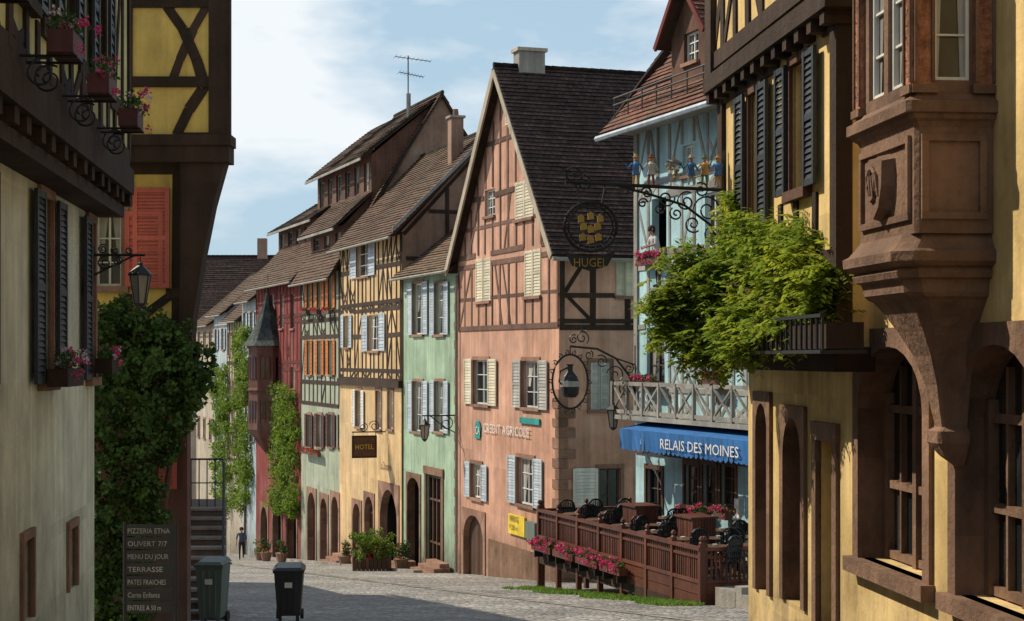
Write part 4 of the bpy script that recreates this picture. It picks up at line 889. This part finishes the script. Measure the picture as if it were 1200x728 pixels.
# wrought-iron sign
n=W.n;hb=O('wrought_iron_inn_sign');Jw=Wall(hb,(W.pt(0,0,.3).x,W.pt(0,0,.3).y),SD_,1)
u=(19.45-3)/W.t.y;B0=Jw.pt(u,0,.02);H=lambda s_,z:B0+n*s_+UP*z
q=lambda px,py:(((860-px)/104.),(420-py)*.00965)
def HP(px,py): s_,z=q(px,py);return H(s_,z)
hb.tube('main_arm',IRON,[HP(860,222),HP(668,214)],.022);hb.tube('wall_plate',IRON,[HP(858,175),HP(858,300)],.02)
hb.tube('curved_brace',IRON,[HP(858,295),HP(840,262),HP(810,240),HP(770,228),HP(730,218)],.016)
hb.tube('tip_scroll',IRON,spiral(HP(676,206),n,UP,.12,.02,4.5,-1.4),.014);hb.tube('tip_scroll',IRON,spiral(HP(690,215),n,UP,.09,.02,1.5,1.4),.012)
for x,y,r,a0,tn in ((838,245,.17,0,1.6),(812,236,.12,2,-1.5),(788,232,.1,3,1.5),(765,226,.07,0,1.5),(846,275,.12,1,-1.6),(830,222,.09,1,1.5),(745,222,.06,1,1.4),(820,262,.1,4,1.5),(800,250,.08,1,-1.5),(780,244,.07,2,1.5),(760,238,.06,3,-1.5)):
    hb.tube('scrolls',IRON,spiral(HP(x,y),n,UP,r,r*.15,a0,tn),.011,5)
def ring(c,r1,r2,rr,part='emblem_ring',nn=28,mat=IRON): hb.tube(part,mat,[c+n*math.cos(2*math.pi*i/nn)*r1+UP*math.sin(2*math.pi*i/nn)*r2 for i in range(nn)],rr,6,closed=True)
c=HP(698,266);ring(c,.3,.28,.02);ring(c,.25,.23,.01)
for i in range(22):
    t=2*math.pi*i/22; hb.tube('ring_leaves',IRON,spiral(c+n*math.cos(t)*.275+UP*math.sin(t)*.255,n,UP,.035,.008,t,1,8),.007,4)
OLDG=P('old_gold',(.50,.32,.07),rough=.5,metal=.2,bump=0)
for i,(x,z) in enumerate(((-.11,.09),(0,.12),(.11,.09),(-.08,0),(.08,0),(0,-.03),(0,-.15),(-.09,-.12),(.09,-.12))):
    hb.mesh('gilded_crest',OLDG,[c+n*(x+a)+UP*(z+b)+W.t*s_ for s_ in(-.01,.01) for a,b in ((-.04,-.03),(.03,-.045),(.035,.03),(0,.05),(-.035,.03))],[(0,1,2,3,4),(9,8,7,6,5)]+[(i_,(i_+1)%5,5+(i_+1)%5,5+i_) for i_ in range(5)])
    hb.tube('crest_scrolls',IRON,spiral(c+n*x*1.25+UP*z*1.2,n,UP,.05,.012,i,1.2,10),.007,4)
for x in (680,716): hb.tube('chains',IRON,[HP(x,214),HP(x+ (6 if x<700 else -6),243)],.008,4)
pl=[HP(668,296),HP(676,312),HP(697,318),HP(718,312),HP(728,294),HP(715,298),HP(697,301),HP(680,299)]
hb.mesh('name_plate',IRON,pl,[(0,1,7),(1,2,6,7),(2,3,5,6),(3,4,5)]);
for x in (675,720): hb.tube('chains',IRON,[HP(x,288),HP(x,300)],.008,4)
text(hb,'name_plate_lettering',OLDG,'HUGEL',HP(678,313)-W.t*.01,-n,.14,width=.38)
cols=[surf('fig_blue',(.08,.2,.45),bump=0),surf('fig_white',(.5,.5,.48),bump=0),surf('fig_ochre',(.5,.3,.1),bump=0),surf('fig_green',(.1,.25,.12),bump=0),surf('fig_red',(.35,.08,.05),bump=0)]
for i,x in enumerate((752,770,818,834,850)):
    b_=HP(x,216);m1=cols[(0,1,0,2,0)[i]];m2=cols[(2,4,1,3,2)[i]]
    for s_ in (-.02,.02): hb.tube('figurine_legs',m2,[b_+n*s_*1.5,b_+n*s_+UP*.12],[.012,.018],6)
    hb.lathe('figurine_torso',m1,b_+UP*.11,[(0,.05),(.05,.035),(.12,.045),(.15,.02)],8);hb.lathe('figurine_head',SKIN,b_+UP*.255,[(0,.01),(.02,.025),(.045,.025),(.06,.01)],8);hb.lathe('figurine_hat',m2,b_+UP*.305,[(0,.04),(.008,.04),(.012,.022),(.04,.015)],8)
    hb.tube('figurine_arms',m1,[b_+n*.04+UP*.24,b_+n*.09+UP*.18,b_+n*.12+UP*.24],.011,5);hb.tube('figurine_arms',m1,[b_-n*.04+UP*.24,b_-n*.08+UP*.16],.011,5)
b_=HP(797,205)
for i in range(40):
    w_=R.uniform(-1,1);z_=R.random(); hb.lathe('grape_bunch',GOLD,b_+n*w_*.07*(.2+z_)+W.t*R.uniform(-.04,.04)+UP*(z_*.16-.05),[(0,.004),(.012,.016),(.024,.004)],6)
for i in range(14): leaf(hb,'grape_leaves',cols[1],b_+n*R.uniform(-.1,.1)+UP*R.uniform(.1,.18),.08,.8)
# second hanging sign on blue corner
s2=O('wrought_iron_tavern_sign'); Wb=Wall(s2,(6.77,41),ROWD,1);nb=Wb.n;B1=Wb.pt(U1-.1,0,.02)
G=lambda px,py:B1+nb*((747-px)/38.)+UP*((420-py)*.0248)
s2.tube('wall_bar',IRON,[G(746,405),G(746,475)],.04);s2.tube('arm',IRON,[G(746,462),G(738,440),G(722,420),G(700,409),G(668,406)],.035);s2.tube('arm',IRON,[G(746,428),G(722,420)],.025)
for x,y,r,a0,t in ((722,440,.3,0,1.6),(734,456,.24,2,-1.6),(705,424,.2,1,1.5),(738,432,.16,2,1.5),(682,396,.22,4,-1.5),(690,416,.14,2,1.5),(672,398,.14,2,-1.5),(684,386,.12,1,1.5)): s2.tube('scrolls',IRON,spiral(G(x,y),nb,UP,r,r*.15,a0,t),.02,5)
c=G(668,447);NN=26
s2.tube('ring',IRON,[c+nb*math.cos(2*math.pi*i/NN)*.55+UP*math.sin(2*math.pi*i/NN)*.78 for i in range(NN)],.035,6,closed=True)
for i in range(18):
    t=2*math.pi*i/18; s2.tube('ring_scrolls',IRON,spiral(c+nb*math.cos(t)*.6+UP*math.sin(t)*.84,nb,UP,.08,.02,t,1.1,9),.015,4)
s2.lathe('jug',IRON,c-UP*.45,[(0,.18),(.1,.25),(.4,.28),(.6,.2),(.75,.08),(.9,.08),(.95,.12)],12);s2.tube('jug_handle',IRON,[c+nb*.08+UP*.4,c+nb*.3+UP*.3,c+nb*.34,c+nb*.24-UP*.1],.03)
s2.lathe('jug_label',GRYSH,c-UP*.15,[(0,.285),(.16,.285)],12)
s2.tube('hanger',IRON,[G(668,406),c+UP*.78],.02);s2.tube('lantern_stay',IRON,[G(719,421),G(719,470)],.015)
lantern(s2,G(719,468),1.1)
# ================================================================ LEFT CREAM HOUSE
L1=O('cream_timbered_house');W=Wall(L1,(-3.3,3),SD_,-1);UE=W.u(110.5)
u_of=lambda Y:(Y-3)/W.t.y
winpx(W,46,59,232,446,fr=WHITE,sh=DKSH,sw=.52,sur=STONE,swd=.11,step=.06);winpx(W,-45,-28,190,448,fr=WHITE,sh=DKSH,sw=.5,sur=STONE)
za,zb_=W.z(52,446),W.z(52,232)
window(W,W.u(101.5),W.u(109.2),za,zb_,fr=WHITE,sh=DKSH,sw=.5,sur=STONE,swd=.1,shl=True,shr=False,step=.06)
winpx(W,25,36,632,728,fr=DOORW,sur=STONE,swd=.08,sill=False);winpx(W,79,88,618,690,fr=DOORW,sur=STONE,swd=.08,sill=False)
W.face(CREAM,-6,UE,-5,2.0)
flowers(L1,W,W.u(43),W.u(64),W.z(55,432),.2,FPINK,dens=1.2,s=.045,h=.2,white=True,boxmat=DT,r=.1);flowers(L1,W,W.u(101),W.u(109.5),W.z(105,420),.2,FPINK,dens=1.,s=.045,h=.2,white=True,boxmat=DT,r=.1)
Jl=Wall(L1,(W.pt(0,0,.4).x,W.pt(0,0,.4).y),SD_,-1);jE=Jl.u(151)
for i in range(40): u=-6+(jE+6)*i/39; Jl.box('joists',DT,u-.1,u+.1,1.86,2.0,-.38,.01+.015*(i%2))
Jl.box('jetty_plate',DT,-6,jE+.03,2.0,2.3,-.42,.06);Jl.box('jetty_plate',DT,-6,jE+.03,1.72,1.86,-.42,-.06)
for Y in (11.2,13.6,15.7,17.9):
    a=(Y-3)/W.t.y; window(Jl,a-.1,a+.6,2.95,4.3,fr=MT,sh=DKSH,sw=.4,sur=DT,swd=.08)
    flowers(L1,Jl,a-.1,a+.42,2.62,.36,FPINK,dens=1.7,h=.3,s=.045,white=True,boxmat=MARSH,depth=.2,r=.13)
    for du in (0,.32):
        L1.tube('flower_brackets',IRON,spiral(Jl.pt(a+du,2.28,.2),Jl.n,UP,.13,.03,1,1.5),.01,5);L1.tube('flower_brackets',IRON,[Jl.pt(a+du,2.42,0),Jl.pt(a+du,2.42,.48)],.012,5)
Jl.face(OLIVE,-6,jE,2.3,5.0);Jl.timber(DT,-6,jE-.1,[2.42,2.9,4.9],step=.62,w=.15,dg=.35,mid=False)
L1.poly('side_walls',OLIVE,[Jl.pt(jE,1.9,0),Jl.pt(jE,1.9,-8),Jl.pt(jE,5,-8),Jl.pt(jE,8,-4.2),Jl.pt(jE,5,0)]);L1.poly('side_walls',CREAM,[W.pt(UE,-6,0),W.pt(UE,-6,-8),W.pt(UE,2,-8),W.pt(UE,2,0)]);L1.poly('side_walls',CREAM,[W.pt(-6,-6,0),W.pt(-6,-6,-8),W.pt(-6,5,-8),W.pt(-6,8,-4.2),W.pt(-6,5,0)])
L1.poly('side_walls',CREAM,[W.pt(-6,-6,-8),W.pt(UE,-6,-8),W.pt(UE,5,-8),W.pt(-6,5,-8)])
roofplane(L1,TR,Jl.pt(-6,4.75,.35),Jl.pt(jE+.25,4.75,.35),Jl.pt(jE+.25,8.2,-4.2),Jl.pt(-6,8.2,-4.2));roofplane(L1,TR,Jl.pt(-6,4.75,-8.8),Jl.pt(jE+.25,4.75,-8.8),Jl.pt(jE+.25,8.2,-4.2),Jl.pt(-6,8.2,-4.2),course=.6)
L1.finish()
sl=O('wall_lantern');a=W.pt(UE-.1,1.25,0)
sl.tube('arm',IRON,[a,a+W.n*.62],.018);sl.tube('arm',IRON,[a-UP*.25,a+W.n*.25-UP*.12,a+W.n*.5],.014)
for x,z,r in ((.14,-.1,.09),(.3,-.06,.06),(.12,.07,.06),(.42,.05,.05),(.26,.05,.05)): sl.tube('scrolls',IRON,spiral(a+W.n*x+UP*z,W.n,UP,r,.015,x*9,1.6),.01,5)
sl.tube('plate',IRON,[a-UP*.32,a+UP*.1],.02); lantern(sl,a+W.n*.56-UP*.02,.76)
# ================================================================ L2 YELLOW OVERHANGING HOUSE
L2=O('yellow_overhanging_house')
A=Wall(L2,(-10,26),(1,0),-1)
X=lambda x:x+10
window(A,X(-6.35),X(-5.95),1.1,2.2,fr=WHITE,sur=STONE,sh=REDSH,shl=False,shr=True,sw=.58,rows=3)
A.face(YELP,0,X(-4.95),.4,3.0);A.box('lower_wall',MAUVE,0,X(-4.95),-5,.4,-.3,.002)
louvre(A,REDSH,X(-5.76),X(-5.2),1.08,2.6,.06,.05)
louvre(A,REDSH,X(-5.55),X(-5.1),-2.0,-.9,.03,.05)
for z in (.5,1.0,2.9): A.rail(DT,z,0,X(-4.95),.16)
for x in (-6.9,-5.85,-5.1): A.post(DT,X(x),.5,2.9,.16)
A.diag(DT,(X(-5.75),.55),(X(-5.15),1.0),.12);
prof=[(-5.02,-.4),(-4.86,-.4),(-4.8,.6),(-4.66,1.5),(-4.5,2.3),(-4.32,2.95),(-4.28,3.4),(-5.0,3.4),(-4.98,2.5),(-5.0,1.2)]
V=[Vector((x,25.68,z)) for x,z in prof]+[Vector((x,26.05,z)) for x,z in prof];nn=len(prof)
L2.mesh('corner_bracket',DT,V,[tuple(range(nn)),tuple(range(2*nn-1,nn-1,-1))]+[(i,(i+1)%nn,nn+(i+1)%nn,nn+i) for i in range(nn)])
Bw=Wall(L2,(-10,25.7),(1,0),-1)
Bw.face(YELP,0,X(-4.27),3.05,7.5);Bw.box('floor_beam',DT,0,X(-4.25),2.95,3.2,-.4,.08);Bw.box('floor_beam',DT,0,X(-4.22),3.2,3.36,-.4,.12);Bw.box('corner_post',DT,X(-4.56),X(-4.24),3.36,7.5,-.1,.06)
for z in (4.16,5.35): Bw.beam(DT,(0,z),(X(-4.5),z),.15,d=.03)
for x in (-6.6,-5.8): Bw.beam(DT,(X(x),3.4),(X(x),7.4),.17,d=.022)
def curve_brace(pts,w=.16):
    for i in range(len(pts)-1): Bw.beam(DT,(X(pts[i][0]),pts[i][1]),(X(pts[i+1][0]),pts[i+1][1]),w,d=.012)
curve_brace([(-5.05,3.36),(-4.86,3.75),(-4.66,4.05),(-4.55,4.12)]);curve_brace([(-5.2,5.3),(-4.95,4.95),(-4.75,4.5),(-4.66,4.2)]);curve_brace([(-4.6,5.3),(-4.8,4.95),(-5.0,4.5),(-5.1,4.22)],.13)
curve_brace([(-5.3,5.4),(-4.7,6.4)]);curve_brace([(-5.8,3.4),(-6.4,4.1)])
Sd=Wall(L2,(-4.27,25.7),ROWD,-1);Sd.face(YELP,0,7,3.1,7.5);Sd.timber(DT,.1,6.9,[3.3,4.2,5.4,7.4],step=1.)
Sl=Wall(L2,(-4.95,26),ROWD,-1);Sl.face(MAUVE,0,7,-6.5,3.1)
L2.poly('back_wall',BEIGE,[Sd.pt(7,-6.5,-.6),Sd.pt(7,-6.5,-7),Sd.pt(7,7.5,-7),Sd.pt(7,7.5,0)])
roofplane(L2,TR,(-11,25.2,7.4),(-3.7,25.2,7.4),(-6.5,32.8,12.5),(-13,32.8,12.5))
L2.poly('soffit',DT,[(-11,25.2,7.35),(-3.7,25.2,7.35),(-6.3,32.9,7.35),(-13,32.9,7.35)])
L2.finish()
# climbing ivy
IV=O('ivy_bush')
for x,y,r,Y in ((120,385,.3,24.8),(140,375,.3,25.2),(165,390,.36,25.),(200,408,.36,25.),(222,432,.32,24.9),(232,448,.2,24.9),(185,445,.5,24.7),(145,440,.5,24.6),(208,482,.32,24.9),(175,490,.42,24.7),(140,500,.5,24.5),(168,535,.36,24.7),(130,560,.45,24.5),(165,580,.3,24.6),(125,620,.4,24.4),(155,625,.28,24.5),(122,680,.4,24.3),(145,665,.3,24.4),(125,735,.45,24.2),(150,720,.28,24.2),(105,600,.3,24.6),(100,500,.4,24.9),(105,430,.4,25),(192,400,.2,25),(214,462,.25,24.9),(180,610,.16,24.7),(192,520,.2,24.8)):
    c=Vector(((x-600)/2000*Y,Y,(420-y)*Y/2000))
    for i in range(int(40*r/.35)):
        q=Vector((R.gauss(0,1),R.gauss(0,1)*.9,R.gauss(0,1))).normalized()*r*R.uniform(.35,1.22)
        clump(IV,'leaves',LIVY,c+q,.12,24,.085,.75,.3)
for i in range(3):
    IV.tube('stems',MT,[(-5.6+.1*i,25.3,gz(25)-.1),(-5.5+.15*i,25.3,-2.5),(-5.4+.25*i,25.2,-.5),(-5.2+.25*i,25.1,.3)],[.07,.05,.04,.02])
ps=O('restaurant_signboard');Y=23.4;xa=(146-600)/2000*Y;xb=(206-600)/2000*Y
for x in (xa,xb): ps.tube('posts',IRON,[(x,Y,gz(Y)-.1),(x,Y,(420-612)*Y/2000)],.025)
for i,t in enumerate(('PIZZERIA ETNA','OUVERT 7/7','MENU DU JOUR','TERRASSE','PATES FRAICHES','Carte Enfants','ENTREE A 50 m')):
    z=(420-625-i*15)*Y/2000; ps.box('panels',BLACKP,((xa+xb)/2,Y,z+.04),(xb-xa-.05,.03,.155)); text(ps,'lettering',GRYSH,t,(xa+.05,Y-.02,z),(1,0,0),.10,width=(xb-xa)*R.uniform(.5,.82) if i else (xb-xa)*.82)
# staircase + railing
st=O('stone_staircase');Y0=32.6
xl,xr=-6.9,-5.5;kk=.163
for i in range(11):
    y=Y0+i*.3; z=gz(Y0)+.17*(i+1); st.hexa('steps',DKST,[(xl-(y-Y0)*kk,y,gz(y)-.5),(xr-(y-Y0)*kk,y,gz(y)-.5),(xr-(y+.3-Y0)*kk,y+.3,gz(y)-.5),(xl-(y+.3-Y0)*kk,y+.3,gz(y)-.5),(xl-(y-Y0)*kk,y,z-.05),(xr-(y-Y0)*kk,y,z-.05),(xr-(y+.3-Y0)*kk,y+.3,z-.05),(xl-(y+.3-Y0)*kk,y+.3,z-.05)])
    st.hexa('treads',GREYST,[(xl-(y-Y0)*kk,y-.04,z-.05),(xr-(y-Y0)*kk+.03,y-.04,z-.05),(xr-(y+.3-Y0)*kk+.03,y+.3,z-.05),(xl-(y+.3-Y0)*kk,y+.3,z-.05),(xl-(y-Y0)*kk,y-.04,z),(xr-(y-Y0)*kk+.03,y-.04,z),(xr-(y+.3-Y0)*kk+.03,y+.3,z),(xl-(y+.3-Y0)*kk,y+.3,z)])
zl=gz(Y0)+.17*11; xe=xr-3.3*kk
st.hexa('landing',DKST,[(xe-2.6,Y0+3.3,gz(Y0+3)-1),(xe,Y0+3.3,gz(Y0+3)-1),(xe-.3,Y0+5.3,gz(Y0+3)-1),(xe-2.6,Y0+5.3,gz(Y0+3)-1),(xe-2.6,Y0+3.3,zl),(xe,Y0+3.3,zl),(xe-.3,Y0+5.3,zl),(xe-2.6,Y0+5.3,zl)])
xs=lambda y:xr-(y-Y0)*kk-.02
tops=[]
for i in range(12):
    y=Y0+i*.3; zb_=gz(Y0)+.17*min(i+1,11); st.tube('balusters',IRON,[(xs(y),y,zb_-.1),(xs(y),y,zb_+.95)],.016,5); tops.append((xs(y),y,zb_+.95))
yl=Y0+3.35
for i in range(9): st.tube('balusters',IRON,[(xe-.05-.14*i*1.2,yl,zl),(xe-.05-.14*i*1.2,yl,zl+1.)],.013,5)
st.tube('landing_rail',IRON,[(xe-.05,yl,zl+1.),(xe-1.5,yl,zl+1.)],.022);st.tube('landing_rail',IRON,[(xe-.05,yl,zl+.5),(xe-1.5,yl,zl+.5)],.014)
st.tube('handrail',IRON,[(xs(Y0)+.03,Y0-.3,gz(Y0)+.1),(xs(Y0)+.02,Y0-.2,gz(Y0)+.95)]+tops,.025)
for h in (.3,.6): st.tube('midrail',IRON,[(a,b,c-h) for a,b,c in tops],.012,5)
lw=O('old_stone_wall');lw.hexa('wall',BROWNP,[(-12,38.5,-6.5),(-7.55,38.5,-6.5),(-10,46,-6.5),(-14,46,-6.5),(-12,38.5,-1.3),(-7.55,38.5,-1.3),(-10,46,-1.3),(-14,46,-1.3)]);lw.box('coping',DKST,(-9.85,38.45,-1.25),(4.7,.3,.1))
for i in range(70): lw.box('stones',DKST if i%3 else STONE,(-11.5+R.random()*3.7,38.47,-5.4+R.random()*4),(R.uniform(.2,.45),.06,R.uniform(.12,.25)))
def bin_(name,x,Y,w,h,mat,rz=0):
    o=O(name);p=Vector((x,Y,gz(Y)+.01));m=Matrix.Rotation(rz,3,'Z');q=lambda a,b,c:p+m@Vector((a,b,c))
    d=w*1.15;k_=.78;b0=.12
    o.hexa('body',mat,[q(-w/2*k_,-d/2*k_,b0),q(w/2*k_,-d/2*k_,b0),q(w/2*k_,d/2*k_,b0),q(-w/2*k_,d/2*k_,b0),q(-w/2,-d/2,h*.9),q(w/2,-d/2,h*.9),q(w/2,d/2,h*.9),q(-w/2,d/2,h*.9)])
    o.hexa('rim',mat,[q(a,b,c) for c in (h*.87,h*.9+.01) for a,b in ((-w/2-.02,-d/2-.02),(w/2+.02,-d/2-.02),(w/2+.02,d/2+.02),(-w/2-.02,d/2+.02))])
    o.hexa('lid',mat,[q(-w/2-.03,-d/2-.05,h*.915),q(w/2+.03,-d/2-.05,h*.915),q(w/2+.03,d/2,h*.93),q(-w/2-.03,d/2,h*.93),q(-w/2+.05,-d/2+.02,h*.96),q(w/2-.05,-d/2+.02,h*.96),q(w/2-.05,d/2-.05,h),q(-w/2+.05,d/2-.05,h)])
    for i in (-1,0,1): o.hexa('ribs',mat,[q(i*w*.25*kk_+aa,-d/2*kk_-bb,zz_) for zz_,kk_ in ((b0+.05,k_+.02),(h*.82,.985)) for aa,bb in ((-.015,.02),(.015,.02),(.015,-.02),(-.015,-.02))])
    o.box('sticker',WHITE,q(0,-d/2*.95-.025,h*.66),(.14,.006,.1),rz)
    o.tube('handle',mat,[q(-w/2*.8,d/2+.02,h*.9),q(-w/2*.8,d/2+.09,h*.92),q(w/2*.8,d/2+.09,h*.92),q(w/2*.8,d/2+.02,h*.9)],.016)
    for s_ in (-1,1):
        c=q(s_*w*.42,d*.33,.1);ax=m@Vector((1,0,0)); o.tube('wheels',BLACKP,[c-ax*.03,c+ax*.03],.1,16)
    o.tube('axle',IRON,[q(-w*.42,d*.33,.1),q(w*.42,d*.33,.1)],.015)
    for s_ in (-1,1): o.box('feet',mat,q(s_*w*.3,-d*.3,.06),(.06,.06,.12),rz)
bin_('wheeled_bin',-4.2,32.2,.54,1.07,BLACKP,rad(4));bin_('recycling_bin',-5.5,31.4,.5,1.2,GREYP,rad(-6))
# shrub planter
pb_=O('shrub_planter');Y=68.;x=(436-600)/2000*Y;gg=gz(Y)
for i in range(9): pb_.box('boards',DOORW,(x-.64+.16*i,Y-.35,gg+.28),(.14,.04,.5)); pb_.box('boards',DOORW,(x-.64+.16*i,Y+.35,gg+.28),(.14,.04,.5))
for s_ in (-1,1): pb_.box('ends',DOORW,(x+s_*.72,Y,gg+.29),(.05,.74,.56))
pb_.box('soil',DARKIN,(x,Y,gg+.3),(1.38,.66,.4))
for i in range(60):
    t=R.uniform(0,6.28);r=R.random()**.5*.8;h=R.uniform(.55,1.75)-r*.4
    clump(pb_,'leaves',LVINE,(x+math.cos(t)*r,Y+math.sin(t)*r*.6,gg+h),.18,40,.12)
    pb_.tube('stems',MT,[(x+math.cos(t)*r*.3,Y,gg+.45),(x+math.cos(t)*r,Y+math.sin(t)*r*.5,gg+h)],.012,4)
for i in range(5): clump(pb_,'petals',FRED,(x+R.uniform(-.6,.6),Y-.4,gg+R.uniform(.5,.8)),.1,6,.08,.9)
for px,Yq in ((305,88),(312,86),(330,84),(472,70),(404,76),(470,69)):
    o=O('flower_pot');x=(px-600)/2000*Yq;g_=gz(Yq);o.lathe('pot',STONE,(x,Yq,g_),[(0,.2),(.4,.3),(.45,.32)],10)
    for i in range(7): clump(o,'leaves',LVINE if px%2 else LBOX,(x+R.uniform(-.25,.25),Yq,g_+R.uniform(.5,1.)),.2,40,.12)
    clump(o,'petals',FRED,(x,Yq,g_+.8),.35,14,.1,.9)
kb=O('stone_gutter');K=Wall(kb,C0,ROWD,1)
for i in range(70):
    u=12+i*.9; pts=[]
    for uu,dd in ((u,1.0),(u+.86,1.0),(u+.86,1.35),(u,1.35)):
        q_=K.pt(uu,0,dd); pts.append((q_.x,q_.y,gz(q_.y)))
    kb.hexa('stones',GREYST,[(a,b,c-.2) for a,b,c in pts]+[(a,b,c+.1) for a,b,c in pts])
dc=O('drain_channel');K=Wall(dc,C0,ROWD,1)
for i in range(150):
    u=-26+i*.62
    for dd in (5.0,5.26):
        q_=[K.pt(uu,0,d2) for uu,d2 in ((u,dd),(u+.59,dd),(u+.59,dd+.23),(u,dd+.23))]
        dc.poly('slabs',GREYST,[(p.x,p.y,gz(p.y)+.012+.004*(i%2)) for p in q_])
for px in (520,482,405):
    o=O('door_steps');K2=Wall(o,C0,ROWD,1);u=K2.u(px)
    for i in range(3): K2.box('steps',STONE,u-.9-.15*(2-i),u+.9+.15*(2-i),K2.g(u)-.3,K2.g(u)+.16*(i+1)-.05,.06,1.0-.28*i)
for o in ALL:
    if not hasattr(o,'e'): o.finish()
# ================================================================ LIGHT / SKY / CAMERA
sd=Vector((-.84,.40,.0)).normalized();el=rad(43);sd=Vector((sd.x*math.cos(el),sd.y*math.cos(el),math.sin(el)))
w=bpy.data.worlds.new('World');sc.world=w;w.use_nodes=True;nt=w.node_tree;bg=nt.nodes['Background']
sk=N(nt,'ShaderNodeTexSky');sk.sky_type='NISHITA';sk.sun_disc=False;sk.sun_elevation=el;sk.sun_rotation=math.atan2(sd.x,sd.y);sk.air_density=1.;sk.dust_density=.6;sk.ozone_density=2.5
tc=N(nt,'ShaderNodeTexCoord').outputs['Generated']
cn=noise(nt,mapping(nt,tc,(1,1,2.6)),5.5,5,.55)
sz=N(nt,'ShaderNodeSeparateXYZ');nt.links.new(tc,sz.inputs[0])
# clouds are banked over the street side of the sky and thin out towards the zenith, where the blue is deeper
cf=M(nt,'MULTIPLY',mapr(nt,cn,.42,.60,.0,.95),mapr(nt,sz.outputs[2],.30,.8,1.,.25))
blue=mix(nt,mapr(nt,sz.outputs[2],.3,.9,.75,.15),sk.outputs[0],(7.0,9.6,11.6))
nt.links.new(mix(nt,cf,blue,(12.3,12.9,13.3)),bg.inputs['Color']);bg.inputs['Strength'].default_value=.075
ld=bpy.data.lights.new('sun','SUN');ld.energy=5.0;ld.angle=rad(.5);ld.color=(1,.89,.71);lo=bpy.data.objects.new('sun',ld);sc.collection.objects.link(lo)
lo.rotation_euler=sd.to_track_quat('Z','Y').to_euler()
cd=bpy.data.cameras.new('camera');cam=bpy.data.objects.new('camera',cd);sc.collection.objects.link(cam);cd.lens=60;cd.sensor_width=36;cd.shift_y=56/1200;cd.clip_end=2000;cd.clip_start=.1
cam.location=(0,0,0);cam.rotation_euler=(rad(90),0,0);sc.camera=cam
sc.view_settings.view_transform='Standard';sc.view_settings.look='None';sc.view_settings.exposure=0
